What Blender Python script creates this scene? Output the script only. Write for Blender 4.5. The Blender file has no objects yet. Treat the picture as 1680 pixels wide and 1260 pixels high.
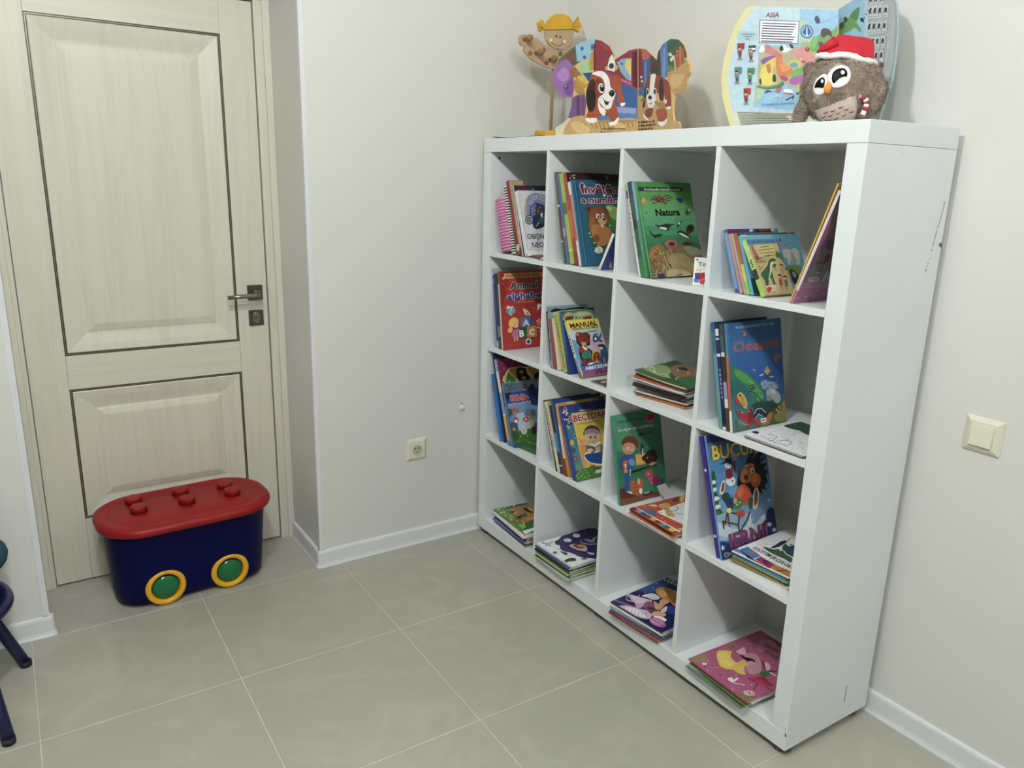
import bpy, bmesh, math, random
from mathutils import Vector, Matrix

random.seed(7)
scene = bpy.context.scene
COL = scene.collection

# ------------------------------------------------------------------ camera
CAM = Vector((-1.47262, -2.46287, 1.37114))
YAW, PITCH, ROLL, FPX = 0.581334, -0.258770, 0.026733, 1271.252
_f = Vector((math.sin(YAW) * math.cos(PITCH), math.cos(YAW) * math.cos(PITCH), math.sin(PITCH)))
_r0 = Vector((math.cos(YAW), -math.sin(YAW), 0))
_u0 = _r0.cross(_f)
RT = _r0 * math.cos(ROLL) + _u0 * math.sin(ROLL)
UP = -_r0 * math.sin(ROLL) + _u0 * math.cos(ROLL)
cam_data = bpy.data.cameras.new('camera')
cam_data.sensor_width = 36.0
cam_data.lens = FPX * 36.0 / 1680.0
cam_data.clip_start = 0.02
cam = bpy.data.objects.new('camera', cam_data)
cam.matrix_world = Matrix(((RT.x, UP.x, -_f.x, CAM.x), (RT.y, UP.y, -_f.y, CAM.y),
                           (RT.z, UP.z, -_f.z, CAM.z), (0, 0, 0, 1)))
COL.objects.link(cam)
scene.camera = cam

# ------------------------------------------------------------------ world, exposure
world = bpy.data.worlds.new('world')
scene.world = world
world.use_nodes = True
world.node_tree.nodes['Background'].inputs[0].default_value = (0.9, 0.95, 1.0, 1)
world.node_tree.nodes['Background'].inputs[1].default_value = 0.0
vs = scene.view_settings
vs.view_transform = 'Standard'
vs.look = 'None'
vs.gamma = 1.0
vs.use_curve_mapping = False
vs.exposure = -0.28
# ceiling lamps of the room: x, y, power of the opal globe; the lamp builder below makes fitting and light
LAMPS = [(-1.44, -1.55, 74.0, 'nearest the bookcase'), (-1.38, -2.25, 44.0, 'between the other two'),
         (-1.46, -3.90, 100.0, 'farthest from the bookcase')]

# ------------------------------------------------------------------ helpers
def lin(h):
    h = h.lstrip('#')
    o = []
    for i in (0, 2, 4):
        c = int(h[i:i + 2], 16) / 255.0
        o.append(c / 12.92 if c <= 0.04045 else ((c + 0.055) / 1.055) ** 2.4)
    return (o[0], o[1], o[2], 1.0)

MATS = {}
def mat(name, hexcol, rough=0.5, metal=0.0, var=0.04, scale=6.0, bump=0.0, bscale=60.0, coat=0.0, spec=0.5):
    if name in MATS:
        return MATS[name]
    m = bpy.data.materials.new(name)
    m.use_nodes = True
    nt = m.node_tree
    b = nt.nodes['Principled BSDF']
    b.inputs['Roughness'].default_value = rough
    b.inputs['Metallic'].default_value = metal
    b.inputs['Specular IOR Level'].default_value = spec
    if coat:
        b.inputs['Coat Weight'].default_value = coat
        b.inputs['Coat Roughness'].default_value = 0.12
    c = lin(hexcol)
    tc = nt.nodes.new('ShaderNodeTexCoord')
    nz = nt.nodes.new('ShaderNodeTexNoise')
    nz.inputs['Scale'].default_value = scale
    nz.inputs['Detail'].default_value = 4
    nt.links.new(tc.outputs['Object'], nz.inputs['Vector'])
    rp = nt.nodes.new('ShaderNodeValToRGB')
    rp.color_ramp.elements[0].position = 0.3
    rp.color_ramp.elements[1].position = 0.7
    rp.color_ramp.elements[0].color = tuple(x * (1 - var) for x in c[:3]) + (1,)
    rp.color_ramp.elements[1].color = tuple(min(1, x * (1 + var)) for x in c[:3]) + (1,)
    nt.links.new(nz.outputs['Fac'], rp.inputs['Fac'])
    nt.links.new(rp.outputs['Color'], b.inputs['Base Color'])
    if bump:
        n2 = nt.nodes.new('ShaderNodeTexNoise')
        n2.inputs['Scale'].default_value = bscale
        n2.inputs['Detail'].default_value = 3
        nt.links.new(tc.outputs['Object'], n2.inputs['Vector'])
        bp = nt.nodes.new('ShaderNodeBump')
        bp.inputs['Strength'].default_value = bump
        bp.inputs['Distance'].default_value = 0.002
        nt.links.new(n2.outputs['Fac'], bp.inputs['Height'])
        nt.links.new(bp.outputs['Normal'], b.inputs['Normal'])
    MATS[name] = m
    return m

def paper(hexcol, rough=0.42):
    return mat('card_' + hexcol, hexcol, rough, var=0.06, scale=25)

def print_material():
    m = bpy.data.materials.new('printed_ink')
    m.use_nodes = True
    nt = m.node_tree
    b = nt.nodes['Principled BSDF']
    a = nt.nodes.new('ShaderNodeAttribute')
    a.attribute_name = 'ink'
    tc = nt.nodes.new('ShaderNodeTexCoord')
    nz = nt.nodes.new('ShaderNodeTexNoise')
    nz.inputs['Scale'].default_value = 70
    nz.inputs['Detail'].default_value = 3
    nt.links.new(tc.outputs['Object'], nz.inputs['Vector'])
    mr = nt.nodes.new('ShaderNodeMapRange')
    mr.inputs['To Min'].default_value = 0.78
    mr.inputs['To Max'].default_value = 1.18
    nt.links.new(nz.outputs['Fac'], mr.inputs['Value'])
    mx = nt.nodes.new('ShaderNodeMix')
    mx.data_type = 'RGBA'
    mx.blend_type = 'MULTIPLY'
    mx.inputs['Factor'].default_value = 1.0
    nt.links.new(a.outputs['Color'], mx.inputs['A'])
    nt.links.new(mr.outputs['Result'], mx.inputs['B'])
    nt.links.new(mx.outputs['Result'], b.inputs['Base Color'])
    b.inputs['Roughness'].default_value = 0.38
    return m
INK = print_material()

def tag(o, label=None, cat=None, group=None, kind=None):
    if label: o['label'] = label
    if cat: o['category'] = cat
    if group: o['group'] = group
    if kind: o['kind'] = kind
    return o

def empty(name, mw=None, loc=None):
    o = bpy.data.objects.new(name, None)
    o.empty_display_size = 0.05
    COL.objects.link(o)
    if mw is not None: o.matrix_world = mw
    if loc is not None: o.location = loc
    return o

def frame_matrix(O, ex, ey, ez):
    return Matrix(((ex.x, ey.x, ez.x, O.x), (ex.y, ey.y, ez.y, O.y), (ex.z, ey.z, ez.z, O.z), (0, 0, 0, 1)))

class MB:
    """collects vertices and faces for one mesh object"""
    def __init__(s):
        s.v = []; s.f = []; s.sm = []
    def add(s, vs, fs, smooth=False):
        n = len(s.v)
        s.v += [tuple(v) for v in vs]
        s.f += [tuple(i + n for i in f) for f in fs]
        s.sm += [smooth] * len(fs)
        return s
    def box(s, a, b):
        (x0, y0, z0), (x1, y1, z1) = a, b
        s.add([(x0, y0, z0), (x1, y0, z0), (x1, y1, z0), (x0, y1, z0), (x0, y0, z1), (x1, y0, z1), (x1, y1, z1), (x0, y1, z1)],
              [(3, 2, 1, 0), (4, 5, 6, 7), (0, 1, 5, 4), (1, 2, 6, 5), (2, 3, 7, 6), (3, 0, 4, 7)])
        return s
    def rings(s, rings, cap=True, smooth=True, closed=False):
        n = len(rings[0]); base = len(s.v)
        for r in rings: s.v += [tuple(p) for p in r]
        m = len(rings)
        for i in range(m if closed else m - 1):
            a = base + i * n; b = base + ((i + 1) % m) * n
            for j in range(n):
                k = (j + 1) % n
                s.f.append((a + j, a + k, b + k, b + j)); s.sm.append(smooth)
        if cap and not closed:
            s.f.append(tuple(base + j for j in reversed(range(n)))); s.sm.append(False)
            s.f.append(tuple(base + (m - 1) * n + j for j in range(n))); s.sm.append(False)
        return s
    def tube(s, pts, r, n=12, cap=True):
        pts = [Vector(p) for p in pts]; R = []
        prev = None
        for i, p in enumerate(pts):
            d = (pts[min(i + 1, len(pts) - 1)] - pts[max(i - 1, 0)]).normalized()
            a = prev if prev is not None else (Vector((0, 0, 1)) if abs(d.z) < 0.9 else Vector((1, 0, 0)))
            x = (a - d * a.dot(d)).normalized(); prev = x
            y = d.cross(x)
            rr = r[i] if isinstance(r, (list, tuple)) else r
            R.append([p + x * rr * math.cos(t) + y * rr * math.sin(t) for t in [2 * math.pi * k / n for k in range(n)]])
        return s.rings(R, cap)
    def lathe(s, prof, c=(0, 0, 0), n=28, ax='z', smooth=True, cap=True):
        R = []
        for r, h in prof:
            ring = []
            for k in range(n):
                t = 2 * math.pi * k / n
                x, y = r * math.cos(t), r * math.sin(t)
                if ax == 'z': q = (c[0] + x, c[1] + y, c[2] + h)
                elif ax == 'y': q = (c[0] + x, c[1] + h, c[2] + y)
                else: q = (c[0] + h, c[1] + x, c[2] + y)
                ring.append(q)
            R.append(ring)
        return s.rings(R, cap, smooth)
    def plate(s, pts, th, O=(0, 0, 0), e1=(1, 0, 0), e2=(0, 0, 1), back=(0, 1, 0), bev=0.0):
        """outline pts (a, b) on plane O,e1,e2, thickened along back"""
        O, e1, e2, back = map(Vector, (O, e1, e2, back))
        n = len(pts)
        fr = [O + e1 * a + e2 * b for a, b in pts]
        s.add(fr + [p + back * th for p in fr],
              [tuple(range(n)), tuple(reversed(range(n, 2 * n)))] +
              [(i, i + n, (i + 1) % n + n, (i + 1) % n) for i in range(n)])
        return s
    def mesh(s, name):
        me = bpy.data.meshes.new(name)
        me.from_pydata(s.v, [], s.f)
        me.polygons.foreach_set('use_smooth', s.sm)
        bm = bmesh.new(); bm.from_mesh(me)
        bmesh.ops.recalc_face_normals(bm, faces=bm.faces)
        bm.to_mesh(me); bm.free()
        return me
    def build(s, name, material, parent=None, bevel=0.0, seg=2, kind=None, sub=0):
        me = s.mesh(name)
        me.materials.append(material)
        o = bpy.data.objects.new(name, me)
        COL.objects.link(o)
        if parent is not None: o.parent = parent
        if bevel:
            md = o.modifiers.new('bevel', 'BEVEL'); md.width = bevel; md.segments = seg
            md.limit_method = 'ANGLE'; md.angle_limit = math.radians(40)
        if sub:
            md = o.modifiers.new('subsurf', 'SUBSURF'); md.levels = sub; md.render_levels = sub
        if kind: o['kind'] = kind
        return o

def boxo(name, a, b, material, parent=None, bevel=0.0, kind=None):
    return MB().box(a, b).build(name, material, parent, bevel, kind=kind)

# sight lines of the calibrated photograph: used to measure where things stand
def ray(u, v):
    return RT * ((u - 840) / FPX) + UP * ((630 - v) / FPX) + _f
def hit(u, v, P, n):
    d = ray(u, v)
    return CAM + d * ((Vector(P) - CAM).dot(n) / d.dot(n))
def pix(P):
    d = Vector(P) - CAM; z = d.dot(_f)
    return 840 + FPX * d.dot(RT) / z, 630 - FPX * d.dot(UP) / z
def on_x(u, v, x): return hit(u, v, (x, 0, 0), Vector((1, 0, 0)))
def on_y(u, v, y): return hit(u, v, (0, y, 0), Vector((0, 1, 0)))
def on_z(u, v, z): return hit(u, v, (0, 0, z), Vector((0, 0, 1)))

class Z:
    """a crop of the photograph: crop pixels -> photo pixels"""
    def __init__(s, x, y, k): s.x, s.y, s.k = x, y, k
    def __call__(s, a, b): return s.x + a * s.k, s.y + b * s.k
    def inv(s, u, v): return (u - s.x) / s.k, (v - s.y) / s.k

def pp(t):
    return [tuple(float(c) for c in q.split(',')) for q in t.split()]
def smooth_loop(P, n=4):
    o = []; m = len(P)
    for i in range(m):
        p0, p1, p2, p3 = P[i - 1], P[i], P[(i + 1) % m], P[(i + 2) % m]
        for k in range(n):
            t = k / n
            o.append(tuple(0.5 * ((2 * p1[c]) + (-p0[c] + p2[c]) * t + (2 * p0[c] - 5 * p1[c] + 4 * p2[c] - p3[c]) * t * t
                                  + (-p0[c] + 3 * p1[c] - 3 * p2[c] + p3[c]) * t ** 3) for c in (0, 1)))
    return o

_glyphs = {}
def text_polys(string, off=0.0):
    key = (string, off)
    if key not in _glyphs:
        cu = bpy.data.curves.new('lettering', 'FONT')
        cu.body = string; cu.size = 1.0; cu.resolution_u = 2; cu.offset = off; cu.fill_mode = 'FRONT'
        ob = bpy.data.objects.new('lettering', cu)
        COL.objects.link(ob)
        dg = bpy.context.evaluated_depsgraph_get()
        me = ob.evaluated_get(dg).to_mesh()
        V = [(v.co.x, v.co.y) for v in me.vertices]
        F = [tuple(p.vertices) for p in me.polygons]
        ob.evaluated_get(dg).to_mesh_clear()
        bpy.data.objects.remove(ob); bpy.data.curves.remove(cu)
        _glyphs[key] = (V, F)
    return _glyphs[key]

def clip_rect(P, R):
    x0, y0, x1, y1 = R
    for ax, lim, sgn in ((0, x0, 1), (0, x1, -1), (1, y0, 1), (1, y1, -1)):
        out = []
        for i in range(len(P)):
            a, b = P[i - 1], P[i]
            ia, ib = (a[ax] - lim) * sgn >= 0, (b[ax] - lim) * sgn >= 0
            if ia != ib:
                t = (lim - a[ax]) / (b[ax] - a[ax])
                out.append((a[0] + (b[0] - a[0]) * t, a[1] + (b[1] - a[1]) * t))
            if ib: out.append(b)
        P = out
        if len(P) < 3: return []
    return P

class Art:
    """flat print on a plane: layers of coloured shapes, one mesh"""
    STEP = 0.00004
    def __init__(s, O, e1, e2, n, L, zoom=None, rect=None, gain=1.0, bend=None):
        s.O, s.e1, s.e2, s.n, s.L, s.zoom, s.rect, s.gain, s.bend = Vector(O), e1, e2, n, L, zoom, rect, gain, bend
        s.v = []; s.f = []; s.c = []; s.k = 2
    def P(s, x, y):
        if s.zoom is None: return (x, y)
        u, v = s.zoom(x, y)
        q = hit(u, v, s.O, s.n) - s.O
        return (q.dot(s.e1), q.dot(s.e2))
    def raw(s, P, col):
        if s.rect: P = clip_rect(P, s.rect)
        if len(P) < 3: return
        o, a, b, n = s.L
        i = len(s.v)
        for (x, y) in P:
            d = s.k * s.STEP + (s.bend(x, y) if s.bend else 0)
            s.v.append(tuple(o[j] + a[j] * x + b[j] * y + n[j] * d for j in range(3)))
        s.f.append(tuple(range(i, i + len(P)))); s.c.append(col)
    def col(s, h):
        c = lin(h); g = s.gain; y = .25 * c[0] + .6 * c[1] + .15 * c[2]
        return tuple(min(0.9, (q * .84 + y * .16) * g) for q in c[:3]) + (1.0,)
    def p(s, c, pts):
        s.raw([s.P(*q) for q in pp(pts)], s.col(c)); s.k += 1; return s
    def s(s, c, pts):
        s.raw([s.P(*q) for q in smooth_loop(pp(pts))], s.col(c)); s.k += 1; return s
    def e(s, c, x, y, rx, ry=None, rot=0, n=18):
        ry = ry or rx; t0 = math.radians(rot); P = []
        for k in range(n):
            t = 2 * math.pi * k / n
            a, b = rx * math.cos(t), ry * math.sin(t)
            P.append(s.P(x + a * math.cos(t0) - b * math.sin(t0), y + a * math.sin(t0) + b * math.cos(t0)))
        s.raw(P, s.col(c)); s.k += 1; return s
    def l(s, c, w, pts):
        Q = pp(pts); cc = s.col(c)
        for a, b in zip(Q[:-1], Q[1:]):
            dx, dy = b[0] - a[0], b[1] - a[1]; m = math.hypot(dx, dy) or 1
            nx, ny = -dy / m * w / 2, dx / m * w / 2; ex, ey = dx / m * w / 3, dy / m * w / 3
            s.raw([s.P(a[0] - ex + nx, a[1] - ey + ny), s.P(a[0] - ex - nx, a[1] - ey - ny),
                   s.P(b[0] + ex - nx, b[1] + ey - ny), s.P(b[0] + ex + nx, b[1] + ey + ny)], cc)
        s.k += 1; return s
    def es(s, c, r, pts):
        for q in pp(pts): s.e(c, q[0], q[1], r, r, n=9); s.k -= 1
        s.k += 1; return s
    def t(s, string, x0, y0, x1, y1, h, c, out=None, ow=0.05, off=0.012):
        A, B, T = s.P(x0, y0), s.P(x1, y1), s.P(x0 + (y1 - y0) / max(1e-6, math.hypot(x1 - x0, y1 - y0)) * h,
                                               y0 - (x1 - x0) / max(1e-6, math.hypot(x1 - x0, y1 - y0)) * h * (1 if s.zoom else -1))
        bx, by = B[0] - A[0], B[1] - A[1]; W = math.hypot(bx, by)
        bx, by = bx / W, by / W
        ux, uy = -by, bx
        H = math.hypot(T[0] - A[0], T[1] - A[1])
        if string[0] == '~':                      # lettering too small to read in the photograph: strokes only
            words = [int(q) for q in string[1:].split()]; n = sum(words) + len(words) - 1; cw = W / n; i = 0
            for wd in words:
                for j in range(wd):
                    x = i * cw; hh = H * (1.0, .72, .8, .7, .95, .74)[(i * 7 + wd) % 6]
                    s.raw([(A[0] + bx * a + ux * b, A[1] + by * a + uy * b) for a, b in ((x, 0), (x + cw * .68, 0), (x + cw * .68, hh), (x, hh))], s.col(c)); i += 1
                i += 1
            s.k += 1
            return s
        V0, _ = text_polys(string, 0.0)
        xs = [q[0] for q in V0]; mn, mx = min(xs), max(xs)
        for o_, cc in ((ow, out), (off, c)):
            if cc is None: continue
            V, F = text_polys(string, o_)
            col = s.col(cc)
            for fc in F:
                s.raw([(A[0] + bx * (V[i][0] - mn) / (mx - mn) * W + ux * V[i][1] / 0.72 * H,
                        A[1] + by * (V[i][0] - mn) / (mx - mn) * W + uy * V[i][1] / 0.72 * H) for i in fc], col)
            s.k += 1
        return s
    def build(s, name, parent):
        if not s.f: return None
        me = bpy.data.meshes.new(name)
        me.from_pydata(s.v, [], s.f)
        at = me.color_attributes.new('ink', 'FLOAT_COLOR', 'CORNER')
        data = []
        for fc, c in zip(s.f, s.c): data += list(c) * len(fc)
        at.data.foreach_set('color', data)
        me.materials.append(INK)
        o = bpy.data.objects.new(name, me)
        COL.objects.link(o); o.parent = parent
        return o
# ------------------------------------------------------------------ room shell
YB, XR, ZC = 0.022, 0.358, 2.66            # back wall, right wall, ceiling
RX0, RX1 = -1.486, -0.645                  # door recess
XL, YF = -4.6, -7.4
m_wall = mat('cream_wall_paint', 'd8d8d3', 0.6, var=0.012, scale=1.5, bump=0.12, bscale=140)
m_ceil = mat('white_ceiling_paint', 'eeeeea', 0.8, var=0.01)
m_pvc = mat('white_pvc', 'dcdfe2', 0.35, var=0.015, scale=8)
m_grout = mat('pale_grout', 'cfcabc', 0.85, var=0.12, scale=14)

def tile_material():
    m = bpy.data.materials.new('beige_porcelain_tile'); m.use_nodes = True
    nt = m.node_tree; b = nt.nodes['Principled BSDF']
    g = nt.nodes.new('ShaderNodeNewGeometry')
    n1 = nt.nodes.new('ShaderNodeTexNoise'); n1.inputs['Scale'].default_value = 1.7; n1.inputs['Detail'].default_value = 5
    n1.inputs['Distortion'].default_value = 0.8
    n2 = nt.nodes.new('ShaderNodeTexNoise'); n2.inputs['Scale'].default_value = 7; n2.inputs['Detail'].default_value = 8
    n2.inputs['Distortion'].default_value = 1.6
    nt.links.new(g.outputs['Position'], n1.inputs['Vector']); nt.links.new(g.outputs['Position'], n2.inputs['Vector'])
    r = nt.nodes.new('ShaderNodeValToRGB')
    r.color_ramp.elements[0].position = 0.35; r.color_ramp.elements[0].color = lin('a6a69a')
    r.color_ramp.elements[1].position = 0.68; r.color_ramp.elements[1].color = lin('aeaba0')
    nt.links.new(n1.outputs['Fac'], r.inputs['Fac'])
    r2 = nt.nodes.new('ShaderNodeValToRGB')
    r2.color_ramp.elements[0].position = 0.46; r2.color_ramp.elements[0].color = (0.96, 0.96, 0.95, 1)
    r2.color_ramp.elements[1].position = 0.72; r2.color_ramp.elements[1].color = (1.07, 1.07, 1.06, 1)
    nt.links.new(n2.outputs['Fac'], r2.inputs['Fac'])
    mx = nt.nodes.new('ShaderNodeMix'); mx.data_type = 'RGBA'; mx.blend_type = 'MULTIPLY'; mx.inputs['Factor'].default_value = 1
    nt.links.new(r.outputs['Color'], mx.inputs['A']); nt.links.new(r2.outputs['Color'], mx.inputs['B'])
    nt.links.new(mx.outputs['Result'], b.inputs['Base Color'])
    b.inputs['Roughness'].default_value = 0.3
    b.inputs['Specular IOR Level'].default_value = 0.4
    return m
m_tile = tile_material()

floor = boxo('floor', (XL - .1, YF - .1, -.06), (XR + .1, .45, -0.0012), m_grout, kind='structure')
PXT, PYT = 0.4845, 0.4922
gx = [-0.085 - PXT * k for k in range(-1, 11)]
gy = [0.006 - PYT * k for k in range(-1, 16)]
tcache = {}
for i in range(len(gx)):
    for j in range(len(gy)):
        x1, y1 = gx[i], gy[j]
        x0, y0 = max(x1 - PXT, XL), max(y1 - PYT, YF)
        x1, y1 = min(x1, XR), min(y1, .40)
        if x1 - x0 < .02 or y1 - y0 < .02: continue
        if y0 > .0 and (x1 < RX0 or x0 > RX1): continue
        if y0 > .0: x0, x1 = max(x0, RX0), min(x1, RX1)
        g = .0013
        w, d = round(x1 - x0 - 2 * g, 4), round(y1 - y0 - 2 * g, 4)
        if (w, d) not in tcache:
            bv = .0016
            R = [[(-w / 2, -d / 2, -.006), (w / 2, -d / 2, -.006), (w / 2, d / 2, -.006), (-w / 2, d / 2, -.006)],
                 [(-w / 2, -d / 2, -bv * .5), (w / 2, -d / 2, -bv * .5), (w / 2, d / 2, -bv * .5), (-w / 2, d / 2, -bv * .5)],
                 [(-w / 2 + bv, -d / 2 + bv, 0), (w / 2 - bv, -d / 2 + bv, 0), (w / 2 - bv, d / 2 - bv, 0), (-w / 2 + bv, d / 2 - bv, 0)]]
            me = MB().rings(R, smooth=False).mesh('tile'); me.materials.append(m_tile)
            tcache[(w, d)] = me
        o = bpy.data.objects.new('tile', tcache[(w, d)])
        COL.objects.link(o); o.parent = floor
        o.location = ((x0 + x1) / 2, (y0 + y1) / 2, 0)

tag(boxo('ceiling', (XL - .1, YF - .1, ZC), (XR + .1, .45, ZC + .06), m_ceil), kind='structure')
wb = MB()
wb.box((RX1, YB, -.05), (XR + .1, .41, ZC)).box((XL - .1, YB, -.05), (RX0, .41, ZC)).box((RX0, YB, 2.03), (RX1, .41, ZC))
wb.box((XL - .1, .41, -.05), (XR + .1, .47, ZC))
wb.build('wall_back', m_wall, kind='structure')
boxo('wall_right', (XR, YF - .1, -.05), (XR + .1, YB, ZC), m_wall, kind='structure')
m_wall2 = mat('low_bounce_wall_tone', 'a3a29a', 0.6, var=0.012, scale=1.5)  # unseen walls only: colour darkened to weaken light bounced into the compartments
boxo('wall_left', (XL - .1, YF - .1, -.05), (XL, YB, ZC), m_wall2, kind='structure')
boxo('wall_front', (XL, YF - .1, -.05), (XR, YF, ZC), m_wall2, kind='structure')

# skirting with a rounded top and a small toe
PROF = [(0, 0), (.0165, 0), (.0165, .004), (.0135, .010), (.0115, .018), (.0108, .045), (.0105, .056), (.0085, .0625), (.005, .065), (0, .065)]
def skirting(name, a, b, nrm, parent=None):
    a, b, nrm = Vector(a), Vector(b), Vector(nrm)
    R = [[p + nrm * d + Vector((0, 0, z)) for d, z in PROF] for p in (a, b)]
    o = MB().rings(R, smooth=False).build(name, m_pvc, parent)
    if parent is None: o['kind'] = 'structure'
    return o
bb = skirting('baseboard_back', (RX1 + .004, YB, 0), (XR, YB, 0), (0, -1, 0))
bl = skirting('baseboard_left', (XL, YB, 0), (RX0 - .004, YB, 0), (0, -1, 0))
bd = skirting('baseboard_recess', (RX1, YB, 0), (RX1, .309, 0), (-1, 0, 0))
skirting('baseboard_right', (XR, YF, 0), (XR, YB - .017, 0), (-1, 0, 0))
def corner_cap(cx, sx, parent):
    mb = MB(); R = []
    for d, z in [(q[0] + .0016, q[1]) for q in PROF[1:]] + [(.0016, .0668)]:
        ring = []
        for k in range(7):
            t = math.pi / 2 * k / 6
            ring.append((cx + sx * d * math.cos(t) * 1.0, YB - d * math.sin(t), z))
        ring = [(cx + sx * d, YB + .012, z)] + ring + [(cx - sx * .014, YB - d, z), (cx - sx * .014, YB + .012, z)]
        R.append(ring)
    mb.rings(R, smooth=False).build('corner_cap', m_pvc, parent)
corner_cap(RX1, -1, bb)
corner_cap(RX0, 1, bl)
# plastic corner beads on the two edges of the recess
t = MB().box((RX1 - .0012, YB - .0014, .066), (RX1 + .014, YB + .002, 2.03)).box((RX1 - .0012, YB, .066), (RX1 + .001, YB + .012, 2.03))
t.build('trim_1', m_pvc, bevel=.0008, kind='structure')
t = MB().box((RX0 - .016, YB - .0014, .066), (RX0 + .0012, YB + .002, 2.03)).box((RX0 - .001, YB, .066), (RX0 + .0012, YB + .012, 2.03))
t.build('trim_2', m_pvc, bevel=.0008, kind='structure')

# ------------------------------------------------------------------ door
def wood_material(name, hexcol, vertical=True):
    m = bpy.data.materials.new(name); m.use_nodes = True
    nt = m.node_tree; b = nt.nodes['Principled BSDF']
    tc = nt.nodes.new('ShaderNodeTexCoord')
    mp = nt.nodes.new('ShaderNodeMapping')
    mp.inputs['Scale'].default_value = (34, 34, 1.6) if vertical else (1.6, 34, 34)
    nt.links.new(tc.outputs['Object'], mp.inputs['Vector'])
    n = nt.nodes.new('ShaderNodeTexNoise'); n.inputs['Scale'].default_value = 1.0; n.inputs['Detail'].default_value = 6
    n.inputs['Distortion'].default_value = 1.1
    nt.links.new(mp.outputs['Vector'], n.inputs['Vector'])
    r = nt.nodes.new('ShaderNodeValToRGB'); c = lin(hexcol)
    r.color_ramp.elements[0].position = .36; r.color_ramp.elements[0].color = tuple(x * .93 for x in c[:3]) + (1,)
    r.color_ramp.elements[1].position = .55; r.color_ramp.elements[1].color = c
    nt.links.new(n.outputs['Fac'], r.inputs['Fac']); nt.links.new(r.outputs['Color'], b.inputs['Base Color'])
    bp = nt.nodes.new('ShaderNodeBump'); bp.inputs['Strength'].default_value = .3; bp.inputs['Distance'].default_value = .0012
    nt.links.new(n.outputs['Fac'], bp.inputs['Height']); nt.links.new(bp.outputs['Normal'], b.inputs['Normal'])
    b.inputs['Roughness'].default_value = .42
    return m
m_door = wood_material('cream_door_laminate', 'd0cdbf')
m_doorh = wood_material('cream_door_laminate_cross', 'd0cdbf', False)
m_inlay = mat('dark_bronze_inlay', '3a372c', .4, metal=.3)
m_inlay2 = mat('pale_bronze_inlay', '86816e', .35, metal=.5)
m_nickel = mat('dark_satin_nickel', '8d8a80', .28, metal=1.0)
m_nickeld = mat('graphite_metal', '5d5b54', .38, metal=.9)

DY = .327; LX0, LX1, LZ0, LZ1 = -1.452, -.699, .006, 1.907
GX0, GX1 = -1.3465, -.8035
door = empty('door_1', loc=((LX0 + LX1) / 2, DY, 0)); door['kind'] = 'structure'
DL = door.location
def dbox(name, a, b, m, bevel=.0008, parent=None):
    mb = MB().box(tuple(Vector(a) - DL), tuple(Vector(b) - DL))
    return mb.build(name, m, parent or door, bevel)
dbox('core', (LX0, DY + .012, LZ0), (LX1, DY + .04, LZ1), m_door)
dbox('stile', (LX0, DY, LZ0), (GX0, DY + .012, LZ1), m_door)
dbox('stile', (GX1, DY, LZ0), (LX1, DY + .012, LZ1), m_door)
ZU0, ZU1, ZL0, ZL1 = .787, 1.799, .225, .676
dbox('rail', (GX0 + .0004, DY, ZU1), (GX1 - .0004, DY + .012, LZ1), m_doorh)
dbox('rail', (GX0 + .0004, DY, ZL1), (GX1 - .0004, DY + .012, ZU0), m_doorh)
dbox('rail', (GX0 + .0004, DY, LZ0), (GX1 - .0004, DY + .012, ZL0), m_doorh)
for z0, z1 in ((ZU0, ZU1), (ZL0, ZL1)):
    def fr(name, x0, x1, a0, a1, wd, y0, y1, m):
        mb = MB()
        for q in (((x0, y0, a0), (x0 + wd, y1, a1)), ((x1 - wd, y0, a0), (x1, y1, a1)),
                  ((x0 + wd, y0, a0), (x1 - wd, y1, a0 + wd)), ((x0 + wd, y0, a1 - wd), (x1 - wd, y1, a1))):
            mb.box(tuple(Vector(q[0]) - DL), tuple(Vector(q[1]) - DL))
        return mb.build(name, m, door)
    inl = fr('inlay_frame', GX0, GX1, z0, z1, .0085, DY + .002, DY + .011, m_inlay)
    i2 = fr('inlay_bead', GX0 + .0032, GX1 - .0032, z0 + .0032, z1 - .0032, .002, DY + .0008, DY + .009, m_inlay2)
    i2.parent = inl
    x0, x1, a0, a1 = GX0 + .0085, GX1 - .0085, z0 + .0085, z1 - .0085
    R = []
    for ins, d in ((0, .012), (0, .001), (.003, -.001), (.010, .0), (.024, .0022), (.045, .007), (.058, .0098), (.064, .0102), (.068, .0085), (.088, .0035), (.094, .003)):
        R.append([tuple(Vector(q) - DL) for q in ((x0 + ins, DY + d, a0 + ins), (x1 - ins, DY + d, a0 + ins), (x1 - ins, DY + d, a1 - ins), (x0 + ins, DY + d, a1 - ins))])
    MB().rings(R, smooth=False).build('raised_panel', m_door, door)
# lever handle and lock
hd = empty('handle', loc=Vector((-.7415, DY, .9595)) - DL); hd.parent = door
MB().box((-.026, -.008, -.026), (.026, 0, .026)).build('rose', m_nickeld, hd, .0015)
MB().lathe([(.011, -.008), (.0125, -.02), (.011, -.03), (.010, -.047)], ax='y').build('neck', m_nickel, hd)
MB().tube([(.010, -.047, -.004), (-.012, -.050, -.005), (-.06, -.050, -.0065), (-.104, -.049, -.008)], [.0095, .0085, .0075, .0075], 10).build('lever', m_nickel, hd)
lk = empty('lock_escutcheon', loc=Vector((-.742, DY, .869)) - DL); lk.parent = door
MB().box((-.0255, -.007, -.0275), (.0255, 0, .0275)).build('plate', m_nickeld, lk, .0015)
mb = MB(); R = []
for h, s_ in ((-.007, 1), (-.0085, 1), (-.0095, .9)):
    R.append([(.015 * s_ * math.cos(k * math.pi / 12), h, .021 * s_ * math.sin(k * math.pi / 12)) for k in range(24)])
mb.rings(R).build('cylinder_collar', m_nickel, lk)
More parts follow.
